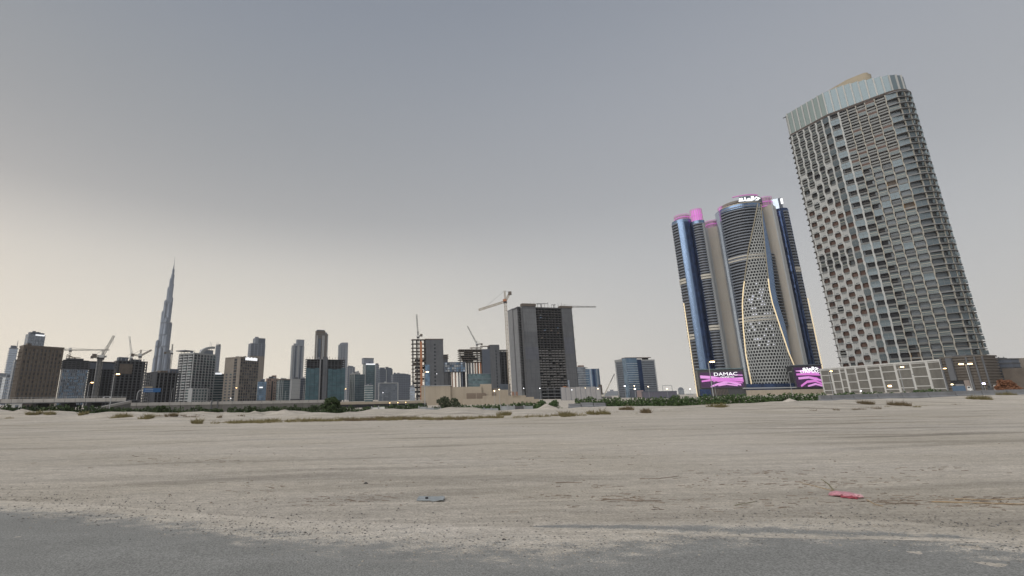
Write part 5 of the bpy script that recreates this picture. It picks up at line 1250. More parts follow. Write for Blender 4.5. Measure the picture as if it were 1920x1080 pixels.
# ------------------------------------------------------------------ roads and walls in the middle distance
KERB = mat('parapet_pale', (.36, .345, .325), .85, var=.08, scale=.3, stain=.15)
WALLG = mat('retaining_wall_grey', (.15, .145, .135), .9, var=.12, scale=.3, stain=.2)
TARM = mat('far_tarmac', (.07, .07, .07), .9, var=.15, scale=.3)
def strip(name, label, cat, x0, x1, D0, D1):
    """a straight thing running between two columns of the view; local x along it, y away"""
    a, b = at(x0, D0), at(x1, D1); d = b-a
    return thing(name, label, cat, (a.x, a.y, 0), math.atan2(d.y, d.x)), d.length
def highways():
    r, L = strip('flyover', 'low concrete flyover with pale parapet at the left edge', 'bridge', -260, 236, 245, 205)
    zp = zat(100, 747.5, 222); zd = zp-.9; zl = zat(100, 757, 222)
    MB().box(0, L, .3, 14, zl+.5, zd).obj('deck', CONC, r); MB().box(0, L, 0, .3, zl+.2, zl+.5).obj('soffit_edge', CONC_D, r)
    n = 24
    for i in range(n): MB().box(L/n*i+.06, L/n*(i+1)-.06, 0, .3, zd-.4, zp).obj('parapet_panel', KERB, r)
    MB().box(0, L, .05, .25, zl+.5, zd-.4).obj('fascia', CONC_L, r)
    for i in range(9): MB().box(L/9*i+4, L/9*i+5.2, 3, 11, -3, zl+.5).obj('pier', CONC_D, r)
    for i in range(22): MB().tube((L/22*i+2, .15, zp), (L/22*i+2, .15, zp+.5), .05, n=4).obj('rail_post', STEEL, r)
    MB().tube((0, .15, zp+.5), (L, .15, zp+.5), .06, n=4).obj('rail', STEEL, r)
    # ramp wall coming down towards the lot
    r, L = strip('ramp_wall', 'pale sloping ramp wall coming down from the flyover', 'wall', 177, 246, 170, 200)
    za, zb = zat(177, 766, 170), zat(246, 751.5, 200)
    MB().prism([(0, 0), (L, 0), (L, .5), (0, .5)], -3, 0, z1s=[za, zb, zb, za]).obj('wall', WALLG, r)
    mb = MB(); mb.v += [(0, -.15, za-.6), (L, -.15, zb-.7), (L, -.15, zb+.1), (0, -.15, za+.1), (0, .6, za+.1), (L, .6, zb+.1)]; mb.f += [(0, 1, 2, 3), (3, 2, 5, 4)]; mb.m += [0, 0]; mb.obj('coping', KERB, r)
    # retaining wall with road on top
    r, L = strip('retaining_wall', 'long grey retaining wall with pale parapet below the skyline', 'wall', 236, 612, 205, 200)
    z1 = zat(420, 758, 202); z2 = zat(420, 752.5, 202); n = 20
    for i in range(n): MB().box(L/n*i+.04, L/n*(i+1)-.04, .1, .6, -3, z1).obj('wall_panel', WALLG, r); MB().box(L/n*i+.05, L/n*(i+1)-.05, 0, .5, z1, z2).obj('parapet_panel', KERB, r)
    MB().box(0, L, .61, 16, -3, z1-.3).obj('road_fill', TARM, r)
    for i in (7, 8): MB().box(L*(.395+.03*(i-7)), L*(.395+.03*(i-7))+.35, -.3, .1, -3, z2+.6).obj('buttress', CONC, r)
    r, L = strip('road_parapet', 'beige road parapet running to the low hall', 'wall', 612, 800, 225, 235)
    z1, z2 = zat(700, 757.5, 230), zat(700, 753, 230); n = 10
    for i in range(n): MB().box(L/n*i+.05, L/n*(i+1)-.05, 0, .4, z1, z2).obj('parapet_panel', BEIGE, r)
    MB().box(0, L, .1, .35, -3, z1).obj('wall', VOIDM, r); MB().box(0, L, .5, 12, -3, z1-.2).obj('road_fill', TARM, r)
    # ground-level street verge on the right
    # car on the flyover
    p = at(202, 222); r = thing('car', 'small white car driving on the flyover', 'car', (p.x, p.y, zd), math.atan2(-math.sin(azi(202)), math.cos(azi(202))))
    cp = mat('car_white', (.62, .62, .62), .3)
    body = MB().prism([(-2.2, -.85), (2.2, -.85), (2.2, .85), (-2.2, .85)], .35, .95, top=[(-2.15, -.8), (2.1, -.8), (2.1, .8), (-2.15, .8)]).obj('body', cp, r)
    MB().prism([(-1.9, -.8), (1.1, -.8), (1.1, .8), (-1.9, .8)], .95, 1.5, top=[(-1.4, -.65), (.4, -.65), (.4, .65), (-1.4, .65)]).obj('cabin', cp, r)
    MB().box(-1.25, .35, -.80, .80, 1.0, 1.4).obj('side_window', WIN_D, r)
    wm = MB().tube((0, -.88, 0), (0, .88, 0), .33, n=12).mesh('wheel', STEEL_D)
    for u in (-1.35, 1.35): put('wheel', wm, r, (u, 0, .33))
    # white site cabin under it
    p = at(10, 150); r = thing('site_cabin', 'white portable site cabin below the flyover', 'cabin', (p.x, p.y, terrain(p.x, p.y)), -azi(24))
    h = zat(20, 757.5, 150)+2.9; w = 29*150/1420
    MB().box(0, w, 0, 2.4, .2, h).obj('body', WHITEP, r); MB().box(-.1, w+.1, -.1, 2.5, h, h+.12).obj('roof', PALE, r); MB().box(w*.15, w*.35, -.03, .1, .9, h-.4).obj('window', WIN_G, r); MB().box(w*.6, w*.8, -.04, .1, .25, h-.25).obj('door', GREYC, r)
    # blue direction sign on a curved gantry
    D = 232; p = at(256, D); sc = D*math.cos(azi(270))**2/879; zb = 1.8
    r = thing('road_sign', 'blue direction sign hanging from a curved gantry arm', 'sign', (p.x, p.y, zb), -azi(256))
    zs = [zat(258, y, D)-zb for y in (748, 737, 732.5, 731)]
    mb = MB(); pts = [(0, 0, 0), (0, 0, zs[1]), (.5, 0, zs[2]), (1.6, 0, zs[3]), (8, 0, zs[3]+.05)]
    for a, b in zip(pts, pts[1:]): mb.tube(a, b, .17, n=6)
    mb.obj('gantry_arm', STEEL, r)
    w = 33*sc; z0, z1 = zat(280, 735.5, D)-zb, zat(280, 728, D)-zb
    MB().box(2.0, 2.0+w, -.3, -.15, z0, z1).obj('sign_board', mat('sign_blue', (.03, .12, .30), .5, var=.05, scale=1), r)
    for i in range(2): MB().box(2.4, 2.0+w*.55, -.33, -.30, z0+(z1-z0)*(.25+.4*i), z0+(z1-z0)*(.33+.4*i)).obj('marking', mat('sign_white', (.5, .55, .6), .5), r)
    MB().box(2.0+w*.1, 2.0+w*.5, -.28, -.16, z1, z1+.8).obj('top_plate', BEIGE, r)
highways()

# ------------------------------------------------------------------ barriers and low fences on the sand bank
BARR = mat('barrier_grey', (.20, .205, .215), .85, var=.12, scale=.8, stain=.15)
def barrier(p, q, h, label, group):
    d = q-p; L = d.length-.12
    r = thing('concrete_barrier', label, 'barrier', p, math.atan2(d.y, d.x), group)
    prof = [(-.30, 0), (-.28, h*.22), (-.13, h*.42), (-.09, h), (.09, h), (.13, h*.42), (.28, h*.22), (.30, 0)]
    mb = MB(); n = len(prof)
    for x in (0, L): mb.v += [(x, y, z) for y, z in prof]
    for k in range(n): j = (k+1) % n; mb.f.append((k, j, n+j, n+k)); mb.m.append(0)
    mb.f += [tuple(range(n))[::-1], tuple(range(n, 2*n))]; mb.m += [0, 0]
    mb.obj('body', BARR, r); MB().box(L, L+.12, -.07, .07, h*.25, h*.9).obj('joint_key', STEEL_D, r)
def barriers():
    xs = [1534, 1555, 1597, 1642, 1688, 1737, 1788, 1838, 1885, 1932, 1980]
    ORD = ['first', 'second', 'third', 'fourth', 'fifth', 'sixth', 'seventh', 'eighth', 'ninth', 'tenth']
    def bp(x):
        gd = interp(GPX, GDIST, x); D = gd+BW*1.1; p = at(x, D); p.z = terrain(p.x, p.y)-.05; return p, D
    for i, (a, b) in enumerate(zip(xs, xs[1:])):
        (p, D), (q, _) = bp(a), bp(b); yt = interp([1530, 1720, 1920], [741.5, 735, 729.5], a); h = max(.6, zat(a, yt, D)-p.z)
        barrier(p, q, h, 'grey concrete barrier before the podium, %s counted from the small sand heap' % ORD[i], 'barriers before the podium')
    xs = [1065, 1088, 1111, 1134]
    for i, (a, b) in enumerate(zip(xs, xs[1:])):
        (p, D), (q, _) = bp(a), bp(b); h = max(.5, zat(a, 757, D)-p.z); barrier(p, q, h, 'half sunk grey barrier, %s from the smooth middle sand pile' % ORD[i], 'barriers by the sand pile')
    # low panel fence in the middle
    def fence(label, xs, ytop, dd, m):
        pts = []
        for x in xs:
            gd = interp(GPX, GDIST, x); D = gd+BW*dd; p = at(x, D); pts.append((p, D))
        r = thing('low_fence', label, 'fence', (0, 0, 0))
        for i, ((p, D), (q, _)) in enumerate(zip(pts, pts[1:])):
            d = q-p; h = zat(xs[i], ytop(xs[i]), D); z0 = terrain(p.x, p.y)-.3
            if m[i % len(m)] is None: continue
            MB().box(.04, d.length-.04, -.04, .04, 0, max(.5, h-z0)).obj('panel', m[i % len(m)], r, (p.x, p.y, z0), math.atan2(d.y, d.x))
            MB().box(-.06, .06, -.1, .1, 0, max(.5, h-z0)+.12).obj('post', STEEL, r, (p.x, p.y, z0), math.atan2(d.y, d.x))
    PF = mat('fence_panel_grey', (.30, .315, .325), .7, var=.1, scale=.5); PF2 = mat('fence_panel_green', (.22, .25, .235), .7, var=.1, scale=.5)
    fence('long low grey panel fence along the middle of the sand bank', [785+13.5*i for i in range(12)], lambda x: 767.5-(x-785)*.012, 1.25, [PF, PF, PF2])
    fence('short pale fence with one dark panel left of the sand pile', [938, 951, 963, 981, 998], lambda x: 761.5, 1.3, [PF, PF, STEEL_D, PF])
    fence('tiny white fence scrap among the dark bushes', [697, 710, 722], lambda x: 769, 1.15, [WHITEP])
barriers()

# ------------------------------------------------------------------ sand piles
def pile(label, x, D, rx, h, sx=1.0, seed=0):
    p = at(x, D); z = terrain(p.x, p.y)-.15; mb = MB(); nr, na = 10, 30
    for i in range(nr+1):
        for k in range(na):
            a = 2*math.pi*k/na; t = i/nr; q = rx*t*(1+.18*noise.noise(Vector((math.cos(a)*1.3, math.sin(a)*1.3, seed))))
            prof = (1-t)**1.15 if t < 1 else 0; zz = h*(prof+.10*noise.noise(Vector((math.cos(a)*t*3, math.sin(a)*t*3, seed+5)))*(1-t))
            mb.v.append((math.cos(a)*q*sx, math.sin(a)*q, zz))
    for i in range(nr):
        for k in range(na):
            j = (k+1) % na; mb.f.append((i*na+k, (i+1)*na+k, (i+1)*na+j, i*na+j)); mb.m.append(0)
    o = mb.obj('sand_pile', MATS['sand'], None, (p.x, p.y, z), -azi(x)); shade(o); tag(o, label, 'sand pile', 'heaps of tipped sand')
def pl(label, x, y0, ytop, wpx, seed, sx=1.0):
    D = interp(GPX, GDIST, x)+BW*.75; p = at(x, D); z = terrain(p.x, p.y)-.15; h = zat(x, ytop, D)-z
    pile(label, x, D, wpx/2*D*math.cos(azi(x))**2/879*1.0, max(.35, h), sx, seed)
pl('largest pointed sand pile on the bank left of the round tree', 535, 785, 767.5, 105, 1)
pl('twin-peaked low sand pile right of the dark shrubs', 432, 785, 774, 66, 2)
pl('small sand pile between the two larger heaps', 480, 785, 775, 58, 3)
pl('smooth sand pile under the bare concrete tower', 1024, 770, 756.5, 62, 4)
pl('small sand heap at the start of the barrier row', 1478, 755, 747, 62, 5)
pl('low sand heap at the far end of the flyover', 160, 785, 773.5, 70, 6)
pl('flat sand heap below the white site cabin', 45, 785, 769.5, 60, 7)
pl('broad sand heap under the blue direction sign', 238, 785, 771.5, 84, 8)

# ------------------------------------------------------------------ plants
def clump(mb, c, rx, ry, rz, n, leaf, rnd, hollow=.35):
    for _ in range(n):
        while True:
            v = Vector((rnd.uniform(-1, 1), rnd.uniform(-1, 1), rnd.uniform(-1, 1)))
            if hollow < v.length < 1: break
        p = Vector((c[0]+v.x*rx, c[1]+v.y*ry, c[2]+v.z*rz)); s = leaf*rnd.uniform(.6, 1.4)
        u = Vector((rnd.gauss(0, 1), rnd.gauss(0, 1), rnd.gauss(0, .6))).normalized(); w = u.orthogonal().normalized()
        w = (w*math.cos(rnd.random()*6)+u.cross(w)*math.sin(rnd.random()*6)).normalized(); t = u.cross(w)
        i = len(mb.v); mb.v += [tuple(p-w*s), tuple(p+t*s*.45), tuple(p+w*s), tuple(p-t*s*.45)]; mb.f.append((i, i+1, i+2, i+3)); mb.m.append(0)
def tree(name, label, cat, x, D, ybase, ytop, wpx, lm, seed, clumps=26, n=150, leaf=.16, trunk=True, flat=.55):
    rnd = random.Random(seed); p = at(x, D); z0 = terrain(p.x, p.y); zt = zat(x, ytop, D); w = wpx*D*math.cos(azi(x))**2/879/2; H = zt-z0
    r = thing(name, label, cat, (p.x, p.y, z0), -azi(x)); mb = MB(); st = MB()
    st.tube((0, 0, -.2), (.05, 0, H*.4), .14*H/3.5, .09*H/3.5)
    for k in range(clumps):
        a = rnd.uniform(0, 2*math.pi); q = math.sqrt(rnd.random())*.78; zz = rnd.uniform(.22, .86)
        lim = math.sqrt(max(.05, 1-((zz-.42)/.62)**2)); cx, cy, cz = math.cos(a)*q*w*lim, math.sin(a)*q*w*flat*lim, zz*H
        rr = w*rnd.uniform(.20, .34); clump(mb, (cx, cy, cz), rr, rr*.8, rr*.62*min(1.2, H/w), n, leaf, rnd)
        if k % 2 == 0: st.tube((.05, 0, H*.3), (cx, cy, cz), .05*H/3.5, .02*H/3.5, n=4)
    mb.obj('crown', lm, r); st.obj('trunk', MATS['bark'], r); return r
def hedge(label, x0, x1, D0, D1, ytops, lm, seed, n_per_m=95, leaf=.16, thick=.9, name='hedge', cat='hedge'):
    rnd = random.Random(seed); a, b = at(x0, D0), at(x1, D1); d = b-a; L = d.length; z0 = terrain(a.x, a.y)
    r = thing(name, label, cat, (a.x, a.y, z0-.2), math.atan2(d.y, d.x)); mb = MB(); st = MB()
    m = int(L/.8)
    for i in range(m):
        t = (i+.5)/m; x = x0+(x1-x0)*t; D = D0+(D1-D0)*t
        h = zat(x, interp([q[0] for q in ytops], [q[1] for q in ytops], x), D)-z0+.2
        h = max(.4, h*(1+.16*noise.noise(Vector((x*.05, seed, 0)))))+rnd.uniform(-.12, .12)
        clump(mb, (L*t, rnd.uniform(-.3, .3), h*.5), .75, thick, h*.5, int(n_per_m*1.7*max(.6, h/1.6)), leaf*1.25, rnd, .1)
        if i % 2 == 0: st.tube((L*t, 0, 0), (L*t+.1, 0, h*.6), .05, .03, n=4)
    mb.obj('foliage', lm, r); st.obj('stems', MATS['bark'], r)
def plants():
    LD, LH = MATS['leaf_dark'], MATS['leaf_hedge']
    tree('round_tree', 'dense round dark tree in front of the netted site', 'tree', 623, 88, 772, 739.5, 48, LD, 1, 40, 190, .17)
    tree('bushy_tree', 'grey-green bushy tree before the beige hall', 'tree', 838, 92, 768, 741, 62, leafmat('leaf_olive', (.03, .045, .022), (.085, .10, .055)), 2, 34, 120, .17)
    tree('bushy_shrub', 'low green shrub at the foot of the bare concrete tower', 'shrub', 1028, 98, 762, 748, 52, LH, 3, 24, 120, .16)
    tree('bushy_shrub', 'dark rounded shrub below the blue direction sign', 'shrub', 303, 72, 772, 757.5, 40, LD, 4, 22, 120, .14)
    tree('bushy_shrub', 'dark spreading shrub on the bank under the white apartments', 'shrub', 404, 56, 785, 768.5, 40, LD, 5, 24, 110, .11)
    tree('bushy_shrub', 'pair of dark shrubs left of the round tree', 'shrub', 577, 70, 778, 763.5, 42, LD, 6, 22, 110, .13)
    tree('bushy_shrub', 'small dark shrub at the left edge of the green strip', 'shrub', 18, 80, 770, 762.5, 44, LD, 7, 18, 100, .13)
    tree('bushy_shrub', 'small green shrub above the large sand pile', 'shrub', 505, 95, 770, 760.5, 30, LH, 8, 16, 90, .14)
    tree('reddish_shrub', 'reddish brown bush beside the dark stepped building', 'shrub', 1892, 300, 728, 712, 52, MATS['leaf_red'], 9, 24, 120, .45)
    hedge('long dark clipped hedge under the canopy office and round towers', 1078, 1548, 112, 112, [(1078, 746), (1110, 745), (1200, 745.5), (1290, 742), (1370, 739.5), (1440, 738), (1500, 736), (1540, 736.5), (1548, 739)], LH, 11, 120)
    hedge('low green hedge at the foot of the beige podium', 1562, 1700, 130, 130, [(1562, 739), (1590, 734.5), (1610, 736), (1640, 734), (1660, 736), (1700, 735)], LH, 12, 95)
    hedge('tufted green hedge below the louvred car park', 1702, 1792, 128, 128, [(1702, 735), (1720, 731), (1745, 728.5), (1765, 731), (1792, 734)], LH, 13, 95)
    hedge('dark bushes between round tree and beige hall', 640, 800, 96, 92, [(640, 760), (680, 762), (720, 760), (760, 757), (800, 756)], LD, 14, 120)
    hedge('thin green hedge along the base of the beige hall', 862, 1012, 105, 105, [(862, 758.5), (920, 757.5), (960, 755), (1012, 753)], LH, 15, 120)
    hedge('dark green scrub strip below the flyover', -60, 240, 92, 88, [(-60, 760.5), (40, 760), (100, 759.5), (170, 761), (240, 763)], LD, 16, 130)
    hedge('dark green scrub strip below the retaining wall', 236, 420, 84, 80, [(236, 763.5), (300, 762), (350, 764), (420, 763.5)], LD, 17, 130)
    hedge('dark scrub line between the sand piles and round tree', 428, 606, 92, 94, [(428, 763.5), (480, 762), (500, 760.5), (560, 762), (606, 758)], LD, 18, 130)
    # scattered weeds on the bank
    rnd = random.Random(77)
    def tuft(mb, p, w, h, n, lean_=.5):
        for _ in range(n):
            a = rnd.uniform(0, 6.28); q = w*math.sqrt(rnd.random()); b = Vector((p.x+math.cos(a)*q, p.y+math.sin(a)*q*.6, p.z-.02)); hh = h*rnd.choice((.3, .5, .6, .8, 1.0, 1.35))*(1-.35*q/w)
            tip = b+Vector((rnd.gauss(0, lean_)*hh+math.cos(a)*hh*.3, rnd.gauss(0, lean_)*hh, hh)); s = .012+.012*h*3
            i = len(mb.v); mb.v += [(b.x-s, b.y, b.z), (b.x+s, b.y, b.z), tuple(tip)]; mb.f.append((i, i+1, i+2)); mb.m.append(0)
    big = [(62, 789, 26, 'dry tuft left of the row under the brown block'), (93, 789, 32, 'rounded dry tuft under the dark glazed site'), (153, 789, 17, 'small dry tuft under the pale core'), (236, 790, 48, 'wide dry grass clump under the blue sign'), (276, 791.5, 34, 'dry grass clump under the tall spire'), (320, 790, 14, 'lone dark weed under the white apartments'), (372, 794, 20, 'dry tuft under the beige gridded block'), (947, 781.5, 24, 'yellowish tuft under the orange crane'), (1066, 780.5, 26, 'rounded green-brown tuft right of the middle sand pile'), (1121, 778, 40, 'spiky yellow-green clump under the mobile crane'), (1173, 774, 32, 'brown bush under the canopy office'), (1212, 777, 22, 'small brown tuft right of the canopy office'), (1350, 771, 36, 'yellow dry clump under the wide video wall'), (1628, 764, 42, 'brownish clump under the podium, left one'), (1690, 763, 58, 'long brownish clump under the podium, right one'), (1838, 758, 72, 'broad yellow dry clump under the louvred car park'), (1893, 755, 44, 'tall yellow clump at the right frame edge')]
    for i, (x, y, w, lab) in enumerate(big):
        p = gpos(x, y); D = p.to_2d().length; mb = MB(); ww = w*D*math.cos(azi(x))**2/879/2
        for _ in range(7): q = p+Vector((rnd.uniform(-.8, .8)*ww, rnd.uniform(-.5, .5), 0)); q.z = terrain(q.x, q.y); tuft(mb, q, ww*rnd.uniform(.3, .6), (.26+.004*w)*rnd.uniform(.7, 1.25), 85)
        o = mb.obj('dry_grass_clump', MATS['leaf_dry'] if i not in (5, 10, 11, 13, 14) else MATS['leaf_brown']); tag(o, lab, 'grass clump', 'dry clumps along the bank')
    for nm, m, lab, spans in (('dry_grass', 'leaf_dry', 'sparse dry grass growing along the end of the lot', [(430, 640, 793, 788.5, 110), (0, 70, 783, 784, 12), (400, 520, 794, 792, 14), (640, 700, 788, 787, 14), (700, 800, 788, 786, 60), (800, 940, 787, 784, 80), (960, 1030, 783, 781, 22), (1040, 1100, 781, 779, 10), (1180, 1300, 777, 773, 14), (1300, 1420, 773, 769, 12), (1420, 1600, 770, 765, 14), (1590, 1720, 766, 762, 40), (1720, 1920, 762, 756, 60)]), ('brown_weeds', 'leaf_brown', 'brown withered weeds scattered on the sand bank', [(640, 780, 789, 785, 90), (820, 930, 787, 785, 16), (130, 300, 785, 784, 8), (1000, 1250, 781, 775, 14), (1470, 1700, 772, 764, 14), (250, 420, 780, 782, 10), (60, 500, 776, 780, 16), (1780, 1920, 760, 754, 14)])):
        mb = MB()
        for x0, x1, y0, y1, n in spans:
            for _ in range(n):
                t = rnd.random(); p = gpos(x0+(x1-x0)*t, y0+(y1-y0)*t+rnd.uniform(-1.3, 1.3)); tuft(mb, p, rnd.uniform(.15, .5), rnd.uniform(.12, .32), 40)
        tag(mb.obj(nm, MATS[m]), lab, 'grass', kind='stuff')
plants()

# ------------------------------------------------------------------ lamps
LAMP_A = mat('lamp_amber', (.9, .7, .4), .5, emit=(1.0, .62, .25), es=9)
LAMP_W = mat('lamp_white', (.9, .9, .9), .5, emit=(.95, .95, 1.0), es=7)
LAMP_Y = mat('lamp_warm', (.9, .8, .6), .5, emit=(1.0, .82, .52), es=7)
LAMP_V = mat('lamp_violet', (.8, .8, .95), .5, emit=(.72, .68, 1.0), es=16)
def lamp(label, x, y, z=9.5, D=None, zb=-3.0, m=LAMP_A, heads=1, r_=.085, lit=True, group='street lamps', size=1.0):
    D = D or dist_for(x, y, z); z = zat(x, y, D)
    xb = x+(x-750)/3777*(742-y); p = at(xb, D)
    g = thing('street_lamp', label, 'street lamp', (p.x, p.y, zb), -azi(xb), group)
    h = z-zb
    MB().tube((0, 0, 0), (0, 0, h-.25), r_*1.6, r_, n=8).obj('pole', STEEL, g); MB().tube((0, 0, 0), (0, 0, .5), r_*2.4, r_*2.2, n=8).obj('base', STEEL_D, g)
    for s in ((1,) if heads == 1 else (-1, 1)):
        q = Vector((s*.9, 0, h+.05))
        MB().tube((0, 0, h-.3), q, r_*.7, n=5).obj('arm', STEEL, g)
        hd = MB().box(q.x-.5*size, q.x+.5*size, -.22, .22, q.z, q.z+.18).obj('lamp_head', STEEL_D, g)
        MB().box(q.x-.42*size, q.x+.42*size, -.26, .26, q.z-.24*size, q.z-.005).obj('lens', m if lit else RAILG, hd)
def flood(label, x, y, D, m, s=.5, zb=-3.0):
    z = zat(x, y, D); xb = x+(x-750)/3777*(742-y); p = at(xb, D); g = thing('floodlight', label, 'floodlight', (p.x, p.y, zb), -azi(xb), 'site floodlights'); h = z-zb
    MB().tube((0, 0, 0), (0, 0, h), .10, .07, n=6).obj('pole', STEEL, g); MB().box(-s*.7, s*.7, 0, .35, h-s*.4, h+s*.5).obj('housing', STEEL_D, g); MB().box(-s*.6, s*.6, -.10, -.005, h-s*.3, h+s*.4).obj('lens', m, g)
def lamps():
    lamp('lit street lamp before the blue glazed site', 166, 717); lamp('tall lit lamp before the brown clad dark site', 213, 701)
    lamp('lit street lamp before the beige gridded block', 440, 727); lamp('lit street lamp at the edge of the netted site', 646, 729); lamp('lit street lamp before the scaffolded skeleton', 796, 697)
    lamp('lit street lamp before the slim round tower', 1327, 678, size=1.2); lamp('double-armed lit lamp before the louvred car park', 1807, 682, heads=2, size=1.2)
    lamp('lit street lamp over the middle of the beige podium', 1682, 688); lamp('lit street lamp at the right part of the podium', 1762, 691, size=.9); lamp('lit lamp at the right corner of the tall video wall', 1551, 696, size=.9)
    lamp('unlit street lamp before the honeycomb screen', 1476, 697, lit=False, r_=.07); lamp('unlit lamp before the wide video wall', 1338, 716, z=7, lit=False, heads=2, r_=.07); lamp('unlit thin lamp before the podium panels', 1706, 702, lit=False, r_=.07)
    lamp('unlit lamp over the retaining wall near peach building', 535, 733, lit=False, z=8); lamp('unlit pale lamp left of the small green glass building', 322, 729, lit=False, z=9); lamp('unlit lamp by the dark netted site edge', 569, 722, lit=False, z=10)
    flood('white floodlight left of three on the canopy office', 1171, 724, 420, LAMP_W, .8); flood('bright yellow lamp at the middle of the canopy office', 1190, 729.5, 400, LAMP_Y, .9); flood('upper white lamp above the yellow one on the canopy office', 1189, 723.5, 415, LAMP_Y, .6); flood('lamp right of three on the canopy office', 1215, 725, 420, LAMP_Y, .6)
    flood('warm lamp above the purple-grey warehouse', 1250, 729, 420, LAMP_Y, .7); flood('warm lamp left of the round towers', 1293, 729.5, 420, LAMP_Y, .6)
    flood('warm lamp on the beige hall roof, left of a pair', 927, 733, 250, LAMP_Y, .5); flood('warm lamp on the beige hall roof, right of a pair', 936, 730.5, 252, LAMP_Y, .4)
    flood('white lamp at the left foot of the bare tower', 982, 728, 400, LAMP_W, .4); flood('white lamp at the middle foot of the bare tower', 1012, 728, 400, LAMP_W, .5); flood('lamp over the hoarding, left one', 1097, 727.5, 400, LAMP_Y, .35); flood('lamp over the hoarding, right one', 1121, 729, 400, LAMP_Y, .6); flood('lamp over the hoarding near the blue sheet', 1072, 731, 400, LAMP_W, .4)
    flood('amber floodlight low on the beige podium', 1666, 724, 440, LAMP_A, 1.4); flood('small green-white lamp at the podium foot', 1612, 733, 430, LAMP_W, .5); flood('violet-white glaring lamp before the car park', 1841, 719.5, 380, LAMP_V, .8); flood('small yellow lamp at the podium right end', 1782, 721, 420, LAMP_Y, .7)
    flood('tiny white lamp on the flyover end', 232, 747, 215, LAMP_W, .22, 1.5); flood('tiny amber lamp left under the road parapet', 731, 755.5, 222, LAMP_A, .25); flood('tiny amber lamp middle under the road parapet', 746, 755, 222, LAMP_A, .25); flood('tiny amber lamp right under the road parapet', 761, 754.5, 222, LAMP_A, .22)
    flood('tiny white lamp before the beige block', 432, 747, 260, LAMP_W, .22); flood('small white lamp at the foot of glass cluster', 718, 736, 420, LAMP_W, .35); flood('small white lamp on the lift core window line', 819, 701, 630, LAMP_W, .5)
    # container and site clutter
    p = at(1786, 300); r = thing('shipping_container', 'blue shipping container before the louvred car park', 'container', (p.x, p.y, .55), -azi(1797)); w = 25*300*math.cos(azi(1797))**2/879; h = zat(1797, 723.5, 300)-.55
    MB().box(0, w, 0, 2.4, .1, h).obj('body', mat('container_blue', (.07, .12, .19), .6, var=.1, scale=1), r)
    for i in range(14): MB().box(w/14*i+.1, w/14*i+.25, -.05, 0, .25, h-.15).obj('rib', MATS['container_blue'], r)
    for i, (x, wd, yt, c, lab) in enumerate(((1814, 10, 726, WHITEP, 'white parked pickup right of the blue container'), (1852, 9, 725, CONC_D, 'dark parked van right of the violet lamp'), (1864, 8, 724, WHITEP, 'pale parked van nearest the reddish bush'))):
        D = 310; p = at(x, D); w = wd*D*math.cos(azi(x))**2/879; h = max(1.5, zat(x, yt, D)-.1); r = thing('parked_van', lab, 'van', (p.x, p.y, .55), -azi(x))
        MB().prism([(0, 0), (w, 0), (w, 1.9), (0, 1.9)], .35, h*.62).obj('body', c, r); MB().prism([(w*.05, .05), (w*.75, .05), (w*.75, 1.85), (w*.05, 1.85)], h*.62, h, top=[(w*.1, .2), (w*.62, .2), (w*.62, 1.7), (w*.1, 1.7)]).obj('cabin', c, r)
        MB().box(w*.16, w*.58, .04, .10, h*.66, h*.92).obj('side_window', WIN_D, r); wm = MB().tube((0, -.03, 0), (0, 1.93, 0), .35, n=10).mesh('wheel', STEEL_D)
        for u in (.2, .8): put('wheel', wm, r, (w*u, 0, .35))
lamps()

